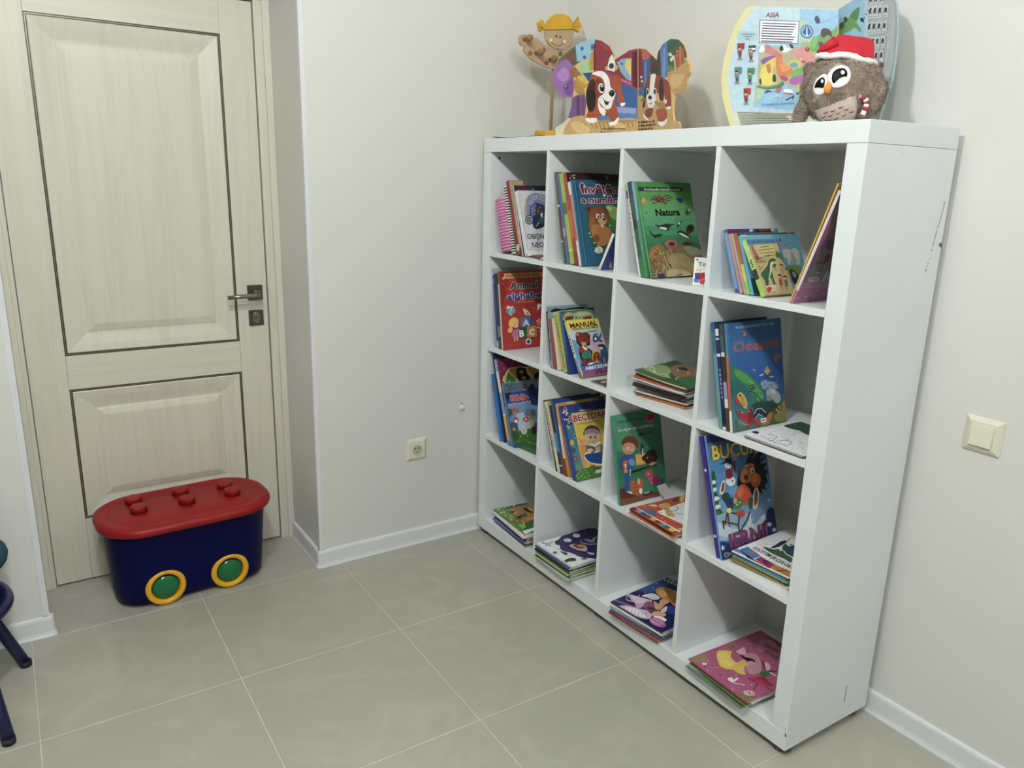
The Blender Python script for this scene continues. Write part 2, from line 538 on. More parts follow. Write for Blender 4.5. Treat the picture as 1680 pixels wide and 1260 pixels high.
MB().lathe([(.0085, -.0095), (.0085, -.0125), (.007, -.013)], c=(0, 0, .004), ax='y').box((-.0035, -.0125, -.014), (.0035, -.009, 0)).build('lock_cylinder', m_nickel, lk)
MB().box((-.001, -.0135, 0), (.001, -.0128, .008)).build('keyhole', m_inlay, lk)
# door frame
cas = MB()
cas.box((LX1 + .003, .316, 0), (-.668, .405, 1.945)).box((-.6685, .311, 0), (RX1, .405, 1.968))
cas.box((-1.4685, .316, 0), (LX0 - .003, .405, 1.945)).box((RX0, .311, 0), (-1.468, .405, 1.968))
cas.box((-1.468, .316, 1.911), (-.668, .405, 1.945)).box((RX0, .311, 1.944), (RX1, .405, 2.03))
cas.build('trim_3', m_door, bevel=.002, kind='structure')
tag(boxo('trim_4', (LX0, .36, 0), (LX1, .40, .004), m_inlay), kind='structure')

# ------------------------------------------------------------------ wall fittings
m_ivory = mat('ivory_plastic', 'dcd9c6', .32, var=.01)
m_hole = mat('socket_hole_black', '191815', .7)
def fitting(name, label, cat, mw):
    return tag(empty(name, mw), label, cat)
Xv, Yv, Zv = Vector((1, 0, 0)), Vector((0, 1, 0)), Vector((0, 0, 1))
so = fitting('power_socket', 'ivory square power socket low on the wall between door and bookcase', 'socket', frame_matrix(Vector((-.2625, YB, .3845)), Xv, Yv, Zv))
def frame_plate(parent, m, half=.0415, hole=None):
    R = []
    for h, d in ((half, 0), (half, -.003), (half - .003, -.006), (half - .010, -.0105), (half - .014, -.011)):
        R.append([(-h, d, -h), (h, d, -h), (h, d, h), (-h, d, h)])
    return MB().rings(R, smooth=False).build('frame', m, parent)
frame_plate(so, m_ivory)
MB().lathe([(.0235, -.0108), (.0235, -.0122), (.0215, -.0128), (.0195, -.0126), (.0185, -.0115)], ax='y').build('insert', m_ivory, so)
mb = MB().lathe([(.0186, -.0128), (.0184, -.0124)], ax='y')
mb.build('well', mat('ivory_plastic_well', 'b9b6a4', .4), so)
for sx in (-.0085, .0085):
    MB().lathe([(.0028, -.0122), (.0028, -.0137)], c=(sx, 0, .006), ax='y', n=12).build('contact_hole', m_hole, so)
MB().lathe([(.0022, -.0122), (.0025, -.016), (.0012, -.0175)], c=(0, 0, -.009), ax='y', n=12).build('earth_pin', m_nickel, so)
sw = fitting('light_switch', 'ivory square rocker switch on the right wall beside the bookcase', 'switch', frame_matrix(Vector((XR, -1.6455, .8325)), -Yv, Xv, Zv))
frame_plate(sw, m_ivory)
mb = MB(); h = .0245
R = [[(-h, -.0100, -h), (h, -.0100, -h), (h, -.0100, h), (-h, -.0100, h)],
     [(-h, -.0165, -h), (h, -.0165, -h), (h, -.0125, h), (-h, -.0125, h)],
     [(-h + .0015, -.0175, -h + .0015), (h - .0015, -.0175, -h + .0015), (h - .0015, -.0132, h - .0015), (-h + .0015, -.0132, h - .0015)]]
mb.rings(R, smooth=False).build('rocker', m_ivory, sw)
kn = fitting('wall_cap', 'small round white cap stuck on the wall left of the bookcase', 'cap', frame_matrix(Vector((-.069, YB, .520)), Xv, Yv, Zv))
MB().lathe([(.0118, 0), (.0122, -.003), (.0105, -.0065), (.006, -.0085), (.001, -.009)], ax='y').build('dome', m_pvc, kn)
MB().lathe([(.0026, -.0002), (.0022, -.0016)], c=(.002, 0, .0155), ax='y', n=10).build('screw_hole', m_hole, kn)

# ------------------------------------------------------------------ ceiling lamps
GR = .075
for x, y, pw, wh in LAMPS:
    m_glow = bpy.data.materials.new('lit_opal_globe'); m_glow.use_nodes = True
    _b = m_glow.node_tree.nodes['Principled BSDF']
    _b.inputs['Emission Color'].default_value = (.985, 1, .985, 1)
    _b.inputs['Emission Strength'].default_value = pw / (math.pi * 4 * math.pi * GR ** 2)
    lm = tag(empty('ceiling_lamp', loc=(x, y, ZC)), 'round white ceiling lamp ' + wh, 'lamp', 'ceiling lamps')
    MB().lathe([(.06, 0), (.06, -.012), (.045, -.02), (.035, -.022)]).build('housing', m_pvc, lm)
    MB().lathe([(GR * math.sin(math.pi * k / 16), -.022 - GR + GR * math.cos(math.pi * k / 16)) for k in range(1, 16)], n=24).build('globe', m_glow, lm)

# ------------------------------------------------------------------ bookcase
m_white = mat('white_foil_board', 'e2e8ea', .34, var=.012, scale=5, coat=.15)
BZ = .022; BD = .3354; BW = 1.49; BH = 1.4825; BT = .047; BV = .015
INN = (BW - 2 * BT - 3 * BV) / 4
ROWZ = [1.093 + BZ, .745 + BZ, .397 + BZ, .049 + BZ]       # tops of the four levels
TOPZ = BH + BZ
bc = tag(empty('bookcase', loc=(0, 0, 0)), 'white open cube bookcase of sixteen compartments against the right wall', 'bookcase')
boxo('top_panel', (0, -BW, TOPZ - .045), (BD, 0, TOPZ), m_white, bc, .0012)
boxo('bottom_panel', (0, -BW, BZ), (BD, 0, ROWZ[3]), m_white, bc, .0012)
for y0, y1 in ((-BT, 0), (-BW, -BW + BT)):
    boxo('side_panel', (.0004, y0, ROWZ[3] + .0003), (BD - .0004, y1, TOPZ - .0456), m_white, bc, .0012)
CY = []
for k in range(4):
    y1 = -BT - k * (INN + BV)
    CY.append((y1, y1 - INN))
    if k < 3:
        boxo('divider', (.001, y1 - INN - BV, ROWZ[3]), (BD - .001, y1 - INN, TOPZ - .045), m_white, bc, .0008)
    for z in ROWZ[:3]:
        boxo('shelf', (.0016, y1 - INN, z - .0165), (BD - .001, y1, z), m_white, bc, .0006)
m_foot = mat('grey_plastic_foot', '55564f', .5)
for fx in (.032, BD - .035):
    for fy in (-.03, -BW / 2, -BW + .03):
        MB().lathe([(.021, 0), (.024, .003), (.024, .012), (.019, BZ)], c=(fx, fy, 0)).build('foot', m_foot, bc)
# chips and scratches on the near side panel
za, zb_, zc_ = Z(1340, 180, 340 / 1260), Z(1370, 1090, 100 / 1260), Z(1240, 1160, 100 / 1260)
for zq, kind_, c_, w_, t_ in ((za, 'l', '54524a', 3.2, '778,560 765,615 752,665 735,720'), (za, 'l', '54524a', 3, '730,732 717,785 705,830'), (za, 'l', '6b695f', 4, '699,850 697,860'),
        (za, 'l', '6b695f', 3, '684,902 683,910'), (za, 'l', '6b695f', 4, '678,930 675,938'), (za, 'l', '6b695f', 3, '672,948 670,955'), (za, 'l', '6b695f', 4, '665,968 660,990'),
        (za, 's', '5f5d53', 0, '740,824 757,806 760,838'), (za, 'l', '8c8a80', 3, '518,262 518,272'), (zb_, 'l', '5a5850', 14, '243,440 225,570 180,775'),
        (zc_, 's', '2a2820', 0, '600,540 612,535 622,570 635,595 620,618 600,615'), (zc_, 's', '3a382f', 0, '612,435 622,430 622,460 612,465')):
    sc = Art((0, -BW, 0), Xv, Zv, -Yv, ((0, -BW, 0), (1, 0, 0), (0, 0, 1), (0, -1, 0)), zq); sc.k = 8
    sc.l(c_, w_, t_) if kind_ == 'l' else sc.s(c_, t_)
    sc.build('scratch', bc)
hole = MB().lathe([(.0045, 0), (.0045, -.0006)], c=tuple(on_y(819.5, 259.5, -BT) + Vector((0, 0, 0))), ax='y', n=14)
hole.build('screw_hole', m_hole, bc)
# ------------------------------------------------------------------ toy chest
def rr(hx, hy, r, z, n=8, cx=0, cy=0):
    o = []
    for sx, sy, t0 in ((1, 1, 0), (-1, 1, 90), (-1, -1, 180), (1, -1, 270)):
        for k in range(n + 1):
            t = math.radians(t0 + 90 * k / n)
            o.append((cx + sx * (hx - r) + r * math.cos(t), cy + sy * (hy - r) + r * math.sin(t), z))
    return o
m_red = mat('red_plastic', '861719', .42, var=.02, bump=.05, bscale=300, spec=.25)
m_blue = mat('dark_blue_plastic', '03063c', .45, var=.05, bump=.05, bscale=300, spec=.12)
m_yel = mat('yellow_plastic', 'e0a820', .35, var=.02)
m_grn = mat('green_plastic', '14663a', .18, var=.03)
ca, sa = .99892, .04646
cc = Vector((-1.062, .143, 0))
chest = tag(empty('toy_chest', frame_matrix(cc, Vector((ca, sa, 0)), Vector((-sa, ca, 0)), Zv)),
            'blue plastic toy chest with red lid and yellow wheels in front of the door', 'toy chest')
MB().rings([rr(.222, .088, .075, .006), rr(.234, .100, .085, 0.016), rr(.238, .104, .09, .05), rr(.250, .135, .11, .25), rr(.253, .140, .115, .276),
            rr(.247, .134, .11, .276), rr(.23, .10, .08, .03)]).build('body', m_blue, chest)
MB().rings([rr(.262, .152, .128, .268), rr(.270, .161, .135, .270), rr(.273, .164, .137, .280), rr(.270, .161, .135, .291), rr(.258, .149, .125, .298),
            rr(.246, .137, .115, .298), rr(.234, .125, .105, .2925), rr(.222, .113, .095, .2915), rr(.216, .107, .09, .2945), rr(.1, .05, .045, .296)]).build('lid', m_red, chest)
lid = chest.children[-1]
iw = chest.matrix_world.inverted()
zl = Z(120, 740, 1 / 4.2)
for q in ((415, 325), (452, 385), (737, 265), (783, 325), (1043, 222), (1095, 268)):
    p = iw @ on_z(*zl(*q), .311)
    MB().lathe([(.0265, .293), (.0260, .312), (.0245, .316), (.019, .317), (.002, .3175)], c=(p.x, p.y, 0)).build('stud', m_red, lid)
for sx in (-.1005, .1035):
    w = empty('wheel', loc=(sx, -.106, .0625)); w.parent = chest
    MB().lathe([(.0605, .02), (.0622, .004), (.0618, -.006), (.057, -.0115), (.049, -.0115), (.044, -.006), (.0425, .004), (.0425, .02)], ax='y', n=40).build('tyre', m_yel, w)
    MB().lathe([(.0425, .012), (.0415, -.003), (.036, -.0085), (.024, -.0125), (.010, -.0145), (.001, -.015)], ax='y', n=36).build('hub', m_grn, w)

# ------------------------------------------------------------------ child chair at the left edge
m_navy = mat('navy_painted_steel', '0e1240', .33, var=.03)
m_teal = mat('teal_fabric', '1f4550', .85, var=.35, scale=160, bump=.4, bscale=400)
chair = tag(empty('child_chair', loc=(-1.755, -.29, 0)), 'navy child chair with tubular legs and teal padded back at the left edge', 'chair')
for sx, sy in ((1, 1), (1, -1), (-1, 1), (-1, -1)):
    foot = Vector((-1.557, -.118, .004) if sy > 0 else (-1.603, -.456, .004)) - chair.location if sx > 0 else Vector((-.17, .172 if sy > 0 else -.168, .004))
    top = Vector((.105 * sx, .12 + .085 * sy, .235))
    lg = MB().tube([foot, foot.lerp(top, .5), top], .0155, 14).build('leg', m_navy, chair)
    MB().tube([foot - Vector((0, 0, .004)), foot + Vector((0, 0, .012))], .0157, 14).build('rubber_foot', mat('black_rubber', '15151c', .6), lg)
mb = MB(); R = []
base = [(.172 * math.cos(2 * math.pi * k / 40) + .01, .12 + .172 * math.sin(2 * math.pi * k / 40), .245) for k in range(40)]
for i, q in enumerate(base):
    a, b = Vector(base[i - 1]), Vector(base[(i + 1) % len(base)])
    d = (b - a).normalized(); x = d.cross(Zv)
    R.append([Vector(q) + x * .0155 * math.cos(t) + Zv * .0155 * math.sin(t) for t in [2 * math.pi * k / 10 for k in range(10)]])
mb.rings(R, closed=True).build('seat_rim', m_navy, chair)
MB().rings([[(r_ * math.cos(2 * math.pi * k / 40) + .01, .12 + r_ * math.sin(2 * math.pi * k / 40), z_) for k in range(40)] for r_, z_ in ((.166, .234), (.166, .242), (.14, .238))], smooth=False).build('seat', mat('dark_seat_plastic', '151a3a', .45), chair)
for sx in (-1, 1):
    MB().tube([(sx * .135, .165, .245), (sx * .15, .205, .34), (sx * .158, .235, .45), (sx * .165, .25, .60)], .011, 12).build('back_post', m_navy, chair)
MB().rings([[(.155 * math.cos(t), .20 + .02 * abs(math.cos(t)) + dy, .37 + .065 * math.sin(t)) for t in [2 * math.pi * k / 28 for k in range(28)]] for dy in ()] +
           [[(s_ * .196 * math.cos(t), .22 - .012 * math.cos(t) ** 2 + dy, .342 + s_ * .094 * math.sin(t)) for t in [2 * math.pi * k / 28 for k in range(28)]] for s_, dy in ((.9, -.026), (1, -.012), (1, .008), (.9, .02))]).build('back_pad', m_teal, chair)
MB().tube([(-.165, .25, .60), (-.1, .258, .63), (0, .26, .638), (.1, .258, .63), (.165, .25, .60)], .019, 12).build('top_rail', m_navy, chair)

# ------------------------------------------------------------------ wooden girl on the bookcase
m_ply = mat('bare_plywood', 'b99e7e', .6, var=.08, scale=18)
m_yw = mat('yellow_stained_plywood', 'cfa42c', .5, var=.12, scale=22)
m_pole = mat('pale_wooden_pole', 'a08660', .55, var=.1, scale=20)
GY = -.125
zg = Z(840, 10, 150 / 840)
gp0 = on_y(*zg(375, 1150), GY)
girl = tag(empty('wooden_girl', loc=(gp0.x, GY, TOPZ)), 'wooden girl figure with yellow pigtails standing in the corner on the bookcase', 'wooden figure')
def gl(x, y, yy=GY):
    q = on_y(*zg(x, y), yy); return (q.x - gp0.x, q.z - TOPZ)
def gplate(name, pts, y0, th, m, smooth=True, bevel=.001):
    P = pp(pts); P = smooth_loop(P, 4) if smooth else P
    return MB().plate([gl(*q) for q in P], th, O=(0, y0, 0)).build(name, m, girl, bevel)
gplate('body', '70,330 66,295 85,265 120,260 150,275 165,285 172,268 188,262 200,275 205,295 225,292 260,320 300,352 360,385 420,398 490,392 560,365 620,330 650,315 660,290 680,292 690,310 670,335 640,360 580,410 500,470 440,540 400,575 380,580 330,565 260,535 190,495 140,450 112,410 108,390 120,375 85,360', 0, .008, m_ply)
gplate('face', '290,218 292,270 305,320 335,362 375,387 420,397 470,390 515,362 545,315 555,265 552,215', -.009, .008, m_ply, False)
gplate('hair', '298,219 300,180 318,135 350,98 390,78 430,73 470,78 510,100 540,138 553,180 555,216', -.010, .010, m_yw, False)
gplate('pigtail', '298,185 285,150 268,128 250,132 238,150 222,155 224,185 232,205 238,230 250,243 270,235 285,225 298,218', -.008, .007, m_yw)
gplate('pigtail', '548,185 570,140 590,105 600,98 608,115 606,140 622,165 628,200 612,205 612,235 605,248 580,235 552,215', -.008, .007, m_yw)
ga = Art((gp0.x, GY - .010, TOPZ), Xv, Zv, -Yv, ((0, -.010, 0), (1, 0, 0), (0, 0, 1), (0, -1, 0)), zg)
ga.e('2a1c12', 407, 277, 9, 10).e('2a1c12', 443, 282, 8, 9).e('f3d9c0', 357, 313, 15, 16).e('f3d9c0', 482, 326, 15, 16)
ga.l('5b4630', 4, '362,328 380,350 405,362 435,364 460,352 477,335').l('7a6220', 5, '298,219 555,215')
for t_ in ('235,160 290,200', '232,190 288,205', '240,225 288,212', '598,115 555,180', '618,180 556,195', '608,232 556,205'): ga.l('7a6020', 4, t_)
ga.build('face_print', girl)
GB = lambda: Art((gp0.x, GY, TOPZ), Xv, Zv, -Yv, ((0, 0, 0), (1, 0, 0), (0, 0, 1), (0, -1, 0)), zg)
for cx, cy, c in ((292, 402, '8e1f1c'), (167, 433, '8e1f1c'), (317, 523, '8e1f1c'), (445, 440, '3a3a28'), (608, 365, '8e1f1c')):
    gb = GB(); gb.e(c, cx, cy, 6, 6, n=8)
    for k in range(5):
        t = 2 * math.pi * k / 5 - .3
        gb.e(c, cx + 14 * math.cos(t), cy + 15 * math.sin(t), 11, 6, math.degrees(t), n=10)
    gb.e('c9b090', cx, cy, 4, 4, n=8)
    gb.build('flower_print', girl)
for q in ((115, 305), (220, 432), (347, 492)):
    a, b = gl(*q)
    MB().lathe([(.0065, 0), (.0055, -.010), (.0065, -.016), (.0105, -.024), (.0115, -.031), (.009, -.037), (.002, -.040)], c=(a, 0, b), ax='y', n=18).build('peg', mat('brown_wooden_peg', '8a6a48', .5, var=.12), girl)
mb = MB(); a0, b0 = gl(400, 520)
mb.tube([(0, .0135, .015), (a0, .0135, b0)], .0058, 14).build('pole', m_pole, girl)
MB().rings([rr(.065, .042, .04, .0), rr(.067, .044, .042, .004), rr(.067, .044, .042, .030), rr(.064, .041, .039, .033)], smooth=False).build('base', m_yw, girl)

# loose sheets under the girl
sh = tag(empty('paper_sheets', loc=(.02, -.16, TOPZ)), 'loose dark-edged paper sheets lying at the corner end on top of the bookcase', 'paper')
mb = MB(); n = 8
for zz, m_, nm, sh_ in ((.0006, 'f0efe9', 'lower_sheet', 0), (.0022, '3a3a3e', 'upper_sheet', .006)):
    V = []; F = []
    for j in (0, 1):
        for i in range(n + 1):
            for k in (0, 1):
                x = -.002 + k * .12 + sh_; y = .145 - .24 * i / n
                z = zz + .0045 * max(0, (i - 6) / 2) ** 2 + .006 * max(0, (2 - i) / 2) ** 2 + j * .0009
                V.append((x, y, z))
    m2 = (n + 1) * 2
    for i in range(n):
        a = i * 2
        F += [(a, a + 2, a + 3, a + 1), (m2 + a, m2 + a + 1, m2 + a + 3, m2 + a + 2), (a, m2 + a, m2 + a + 2, a + 2), (a + 1, a + 3, m2 + a + 3, m2 + a + 1)]
    F += [(0, 1, m2 + 1, m2), (2 * n, m2 + 2 * n, m2 + 2 * n + 1, 2 * n + 1)]
    MB().add(V, F).build(nm, paper(m_), sh)

# ------------------------------------------------------------------ standing die-cut puppy board book
zp = Z(780, 0, 400 / 1680)
def panel(root, A, B, outline, th, m, name, flip=False, smooth=False, base_cut=None):
    """upright page from ground point A to B; outline in crop pixels"""
    A, B = Vector(A), Vector(B)
    e1 = (B - A).normalized(); n = e1.cross(Zv)
    if n.dot(CAM - A) < 0: n = -n
    P = []
    for q in outline:
        h_ = hit(*q[2](q[0], q[1]), A, n) - A
        P.append((h_.dot(e1), max(0.0, h_.z)))
    if base_cut:
        P = [(a, 0.0) if b < base_cut else (a, b) for a, b in P]
    if smooth: P = smooth_loop(P, 3)
    ol = A - root.location
    MB().plate(P, th, O=ol, e1=e1, e2=Zv, back=-n).build(name, m, root)
    return lambda zoom, gain=1.0: Art(A, e1, Zv, n, (tuple(ol), tuple(e1), (0, 0, 1), tuple(n)), zoom, (-.5, 0, .6, .6), gain)
SP = on_x(1046, 220, .205); SP.z = TOPZ
PA = on_x(910, 222, .115); PA.z = TOPZ
PB = on_x(1132, 215, .125); PB.z = TOPZ
pup = tag(empty('puppy_board_book', loc=SP), 'die-cut board book with two brown and white puppies standing open on the bookcase', 'book')
m_card = mat('board_book_card', 'd8b878', .45, var=.08, scale=12)
zo = lambda t: [(x, y, zp) for x, y in pp(t)]
al = panel(pup, PA, SP, zo('550,950 552,880 600,850 640,815 662,740 668,676 640,672 600,664 562,622 530,560 534,500 566,452 574,410 640,350 720,292 800,268 870,282 925,320 952,378 960,412 1000,386 1060,347 1117,335 1117,950'), .006, m_card, 'page', base_cut=.03)
ar = panel(pup, SP, PB, zo('1117,950 1117,335 1170,337 1212,375 1250,415 1258,360 1290,305 1345,268 1400,272 1436,310 1455,360 1460,420 1477,446 1478,500 1462,532 1450,585 1420,632 1372,655 1360,720 1358,780 1368,832 1400,840 1415,870 1408,905 1408,950'), .006, m_card, 'page', base_cut=.03)
a = al(zp, .95)
a.p('e4d6b4', '550,950 552,880 600,850 640,815 700,820 740,880 730,950').p('8c2f3c', '820,270 870,282 925,320 952,378 960,412 1000,386 1060,347 1117,335 1117,620 1050,600 820,500')
a.p('4f6b4a', '574,410 640,350 720,292 730,420 660,470 566,452').p('7a4a34', '610,380 680,345 690,440 660,440 640,420')
a.p('8fc0d8', '690,314 720,292 800,268 824,271 815,405 700,425').e('2f6f96', 735, 335, 12, 14).e('2f6f96', 752, 395, 12, 14).e('2f6f96', 805, 325, 10, 22)
a.p('c08a30', '790,370 815,350 822,480 785,490').p('9ab83c', '780,430 795,425 800,490 782,490').p('a9c890', '715,440 740,425 780,440 790,500 740,520 700,490')
a.p('1f4f86', '740,505 830,495 840,560 780,560').p('b84a62', '832,300 880,312 920,350 915,335 875,305').p('6e1f2e', '815,300 828,300 828,500 815,495')
a.p('7fa6c8', '975,430 1010,405 1075,400 1075,560 1040,545 1005,500').p('dcc35c', '1040,410 1075,408 1072,530 1050,500 1030,450').e('2f5f86', 1010, 440, 8, 10)
a.p('e8e0c8', '905,480 925,400 940,375 958,400 970,460 960,495').e('22305a', 938, 455, 17, 20).e('d6e2ec', 938, 425, 9, 9).e('b8b83c', 970, 465, 12, 18).e('b8b83c', 905, 470, 10, 14)
a.p('a03a60', '820,480 900,490 1117,590 1117,625 990,560 820,505').p('c06a8c', '990,535 1075,570 1075,585 990,550').p('5a1c2c', '1085,360 1117,350 1117,610 1085,590')
a.p('2d5f9c', '1000,570 1117,620 1117,830 820,830 800,760').p('3f7fc0', '850,770 1117,785 1117,825 850,825').p('9a9ac8', '960,735 1110,745 1110,785 960,775')
a.p('9a66b0', '530,560 534,500 566,452 590,415 640,410 668,450 678,520 682,600 668,676 640,672 600,664 562,622').s('b482c6', '560,520 600,470 640,480 640,540 600,560').s('7e4c98', '640,560 672,540 674,640 640,660 615,620').e('5a4a58', 625, 597, 18, 19).e('8c8a94', 622, 592, 9, 9)
a.p('7a5088', '662,740 668,676 700,655 755,650 765,700 755,810 640,815').p('5c3468', '700,670 720,665 722,800 700,800').p('68406e', '735,660 755,655 750,800 735,800')
a.p('9c6a2c', '655,470 690,460 735,520 720,560 690,530 660,540').p('c8962c', '690,545 720,520 780,570 770,600 745,615').p('e0b840', '700,530 722,518 782,568 765,585').s('b48a30', '690,550 740,600 755,640 735,655 700,640 680,600')
a.s('c8a05a', '650,830 700,800 760,800 850,830 1117,820 1117,945 640,945').s('dcbc78', '660,860 690,835 740,850 790,890 770,920 700,910').p('b08a48', '850,830 1117,825 1117,840 990,850 850,845')
for x in range(800, 1100, 28): a.l('8a5a30', 5, f'{x},{842 + x % 3 * 4} {x + 10},{875 + x % 5 * 3}')
a.l('c8a05a', 8, '1060,930 1100,900').s('d8b470', '960,850 1010,845 1040,880 1000,900 960,890')
# puppy
a.s('a84a1c', '800,520 840,500 900,505 940,540 960,600 965,680 985,780 990,830 960,850 930,850 930,800 860,800 830,810 800,820 775,800 780,760 800,700 790,620')
a.s('a84a1c', '945,540 990,520 1005,545 1010,620 1030,690 1035,715 1005,722 985,700 975,640')
a.s('3a2018', '775,600 790,560 815,545 832,580 835,660 830,730 810,770 785,765 770,720 765,650').s('221410', '772,650 800,620 826,650 822,730 795,762 775,735')
a.s('8c3a16', '832,560 850,540 880,560 890,620 870,680 845,690 830,640').s('f0ece8', '805,508 850,490 895,500 925,545 935,600 960,625 968,655 950,700 935,745 900,752 870,720 848,690 862,665 890,640 895,590 880,545 850,525')
a.s('f0ece8', '848,700 870,735 900,760 890,800 865,780 850,745').s('6e2c12', '835,565 845,545 860,552 850,575')
a.e('f4f2f0', 872, 608, 22, 34, -8).e('20303c', 876, 608, 17, 26, -8).e('0a0a0c', 878, 612, 11, 18).e('ffffff', 874, 594, 6, 7)
a.s('100c0c', '922,640 940,620 960,628 962,650 948,668 930,660').e('8a8a90', 942, 633, 5, 4)
a.s('30140e', '888,690 905,702 922,700 918,720 900,722').l('30140e', 3, '880,670 888,690 920,706 935,700')
a.s('a84a1c', '770,790 800,770 845,780 850,815 810,830 775,820').s('f4f0ea', '765,815 800,812 840,815 838,840 800,848 768,835').s('a84a1c', '930,800 985,790 990,820 950,840')
a.s('f4f0ea', '925,845 960,835 988,808 990,830 965,862 930,866').s('f4f0ea', '1002,715 1035,708 1032,725 1012,734')
a.l('5a2410', 3, '795,800 797,818').l('5a2410', 3, '820,800 820,818').l('5a2410', 3, '955,820 960,838')
a.t('A ce jucării frumoase!', 868, 893, 1035, 893, 15, '1c120a').t('Poate avem și niște oase!...', 866, 918, 1052, 920, 15, '1c120a').e('14100c', 850, 930, 14, 7)
a.build('page_print', pup)
a = ar(zp, .95)
a.p('8c2f3c', '1117,335 1155,336 1150,600 1117,610').p('c0604a', '1140,336 1170,337 1212,375 1190,420 1150,400').p('3a5a8c', '1150,410 1190,410 1210,375 1225,395 1205,520 1200,640 1150,640')
a.p('5a86c0', '1165,420 1180,420 1180,600 1162,600').p('4a3626', '1205,420 1216,379 1250,415 1258,360 1282,318 1282,520 1210,520').p('3c2a1e', '1215,470 1260,440 1265,520 1215,520')
a.p('4a78b8', '1272,336 1290,305 1330,278 1325,530 1282,540').p('6a94cc', '1295,330 1310,325 1308,540 1290,540').p('1f5a44', '1322,284 1345,268 1400,272 1436,310 1455,360 1458,400 1360,380 1322,360')
a.p('7a4a2a', '1370,320 1385,310 1405,480 1385,480').p('a84a24', '1385,350 1440,330 1440,450 1385,470').p('c87a4a', '1405,320 1420,320 1418,460 1408,460').s('2f6a3a', '1325,400 1345,380 1370,430 1365,490 1335,490')
for q in ((1345, 375), (1362, 400), (1350, 410)): a.e('eef0ec', q[0], q[1], 7, 13)
a.es('f0ece4', 4, '1392,355 1390,385').s('6a8a3c', '1325,480 1345,450 1380,480 1420,450 1440,410 1470,440 1470,470 1430,490 1380,500 1330,505')
a.p('c89a58', '1325,500 1380,480 1458,420 1477,446 1478,500 1462,532 1450,585 1420,632 1372,655 1335,600').s('dab070', '1345,520 1400,510 1440,520 1410,590 1360,610')
a.s('3a6a9c', '1125,620 1160,600 1200,620 1190,680 1140,690').s('c0ba60', '1075,690 1130,660 1160,670 1120,720').p('e0c050', '1075,680 1090,668 1110,700 1080,718')
a.s('c8a05a', '1117,720 1200,690 1240,720 1350,740 1362,830 1400,842 1412,870 1405,905 1405,945 1117,945').e('7a8ab0', 1105, 610, 16, 22).es('e8ecf0', 8, '1145,530 1150,560')
a.s('8c3a1e', '1178,560 1205,525 1260,515 1300,540 1330,560 1345,620 1350,720 1345,750 1315,748 1310,700 1300,650 1260,640 1190,650 1172,610')
a.s('3c1c14', '1275,545 1295,560 1300,640 1295,690 1275,690 1265,640').s('2a1410', '1172,590 1180,640 1170,730 1155,742 1160,690')
a.s('f0ece8', '1215,515 1245,512 1240,560 1232,620 1245,660 1245,690 1225,745 1200,748 1185,700 1180,660 1200,640 1205,570')
a.e('f4f2f0', 1189, 632, 10, 24).e('f4f2f0', 1238, 630, 13, 25).e('14181c', 1189, 634, 7, 18).e('14181c', 1238, 632, 8, 20).e('0c0a0a', 1206, 672, 13, 15).l('20100c', 4, '1200,712 1210,718 1222,708')
a.s('b08040', '1235,700 1260,700 1305,710 1312,730 1300,750 1255,725').s('a06a34', '1140,690 1170,672 1180,690 1155,702').s('f0ece4', '1305,690 1318,685 1322,705 1310,715')
a.s('8c3a1e', '1180,755 1225,745 1215,800 1190,810 1170,790').s('a84a20', '1250,760 1310,750 1322,800 1300,830 1265,830').s('f0ece8', '1160,785 1185,812 1195,830 1168,815').s('f0ece8', '1258,840 1300,838 1325,815 1318,850 1285,872').s('f0ece8', '1318,740 1350,732 1348,750 1325,752')
for i, s_ in enumerate(('~2 7 2 3', '~2 6 8 3', '~2 5 3 2 3', '~2 9 8')):
    a.t(s_, 1125, 850 + i * 24, 1240 - (i == 2) * 14 + (i == 1) * 5, 842 + i * 24, 14, '1c120a')
a.build('page_print', pup)

# ------------------------------------------------------------------ open atlas book behind the owl
zm = Z(1160, 0, 400 / 1680)
MS = on_x(1375.5, 200, .325); MS.z = TOPZ
ML = on_x(1186, 205, .20); ML.z = TOPZ
MR = on_x(1474, 200, .235); MR.z = TOPZ
atl = tag(empty('atlas_book', loc=MS), 'large round-edged picture atlas of Asia standing open behind the plush owl', 'book')
m_acard = mat('atlas_card', 'd6d19c', .4, var=.03)
m_acover = mat('atlas_cover_board', '9fb0b4', .4, var=.03)
zo = lambda t: [(x, y, zm) for x, y in pp(t)]
OLT = '905,940 905,65 700,55 480,47 295,42 255,72 200,165 150,290 115,410 98,540 105,670 135,790 178,885 190,940'
al = panel(atl, ML, MS, zo(OLT), .006, m_acard, 'page', base_cut=.02)
ar = panel(atl, MS, MR, zo('905,940 905,65 960,30 1030,-12 1110,-45 1200,-62 1270,-40 1300,20 1308,120 1306,250 1294,400 1266,560 1222,700 1172,830 1165,940'), .006, m_acover, 'page', base_cut=.02)
a = al(zm, .95)
a.p('b9d9e6', '905,940 905,68 700,58 480,50 332,46 290,90 235,190 188,310 155,430 145,560 158,690 180,790 212,890 225,940')
a.p('d9dcc4', '905,940 905,770 165,770 190,850 212,890 225,940').p('8fc4e6', '640,60 905,70 905,780 315,740 400,640 360,590 350,320 640,300')
a.p('b4cfae', '640,135 700,150 735,200 720,290 660,330 640,300').p('b4cfae', '345,600 400,640 315,740 335,560')
a.t('ASIA', 405, 118, 494, 118, 32, '8c1c24', off=.03).p('5a6a8a', '362,135 638,145 628,304 356,296').p('f0f0fa', '368,141 632,150 623,298 361,290')
for i in range(8): a.l('3a3a48', 7, f'{384 - i * 1.5},{160 + i * 17.5} {612 - (i * 37 % 30) - i},{168 + i * 17.5}')
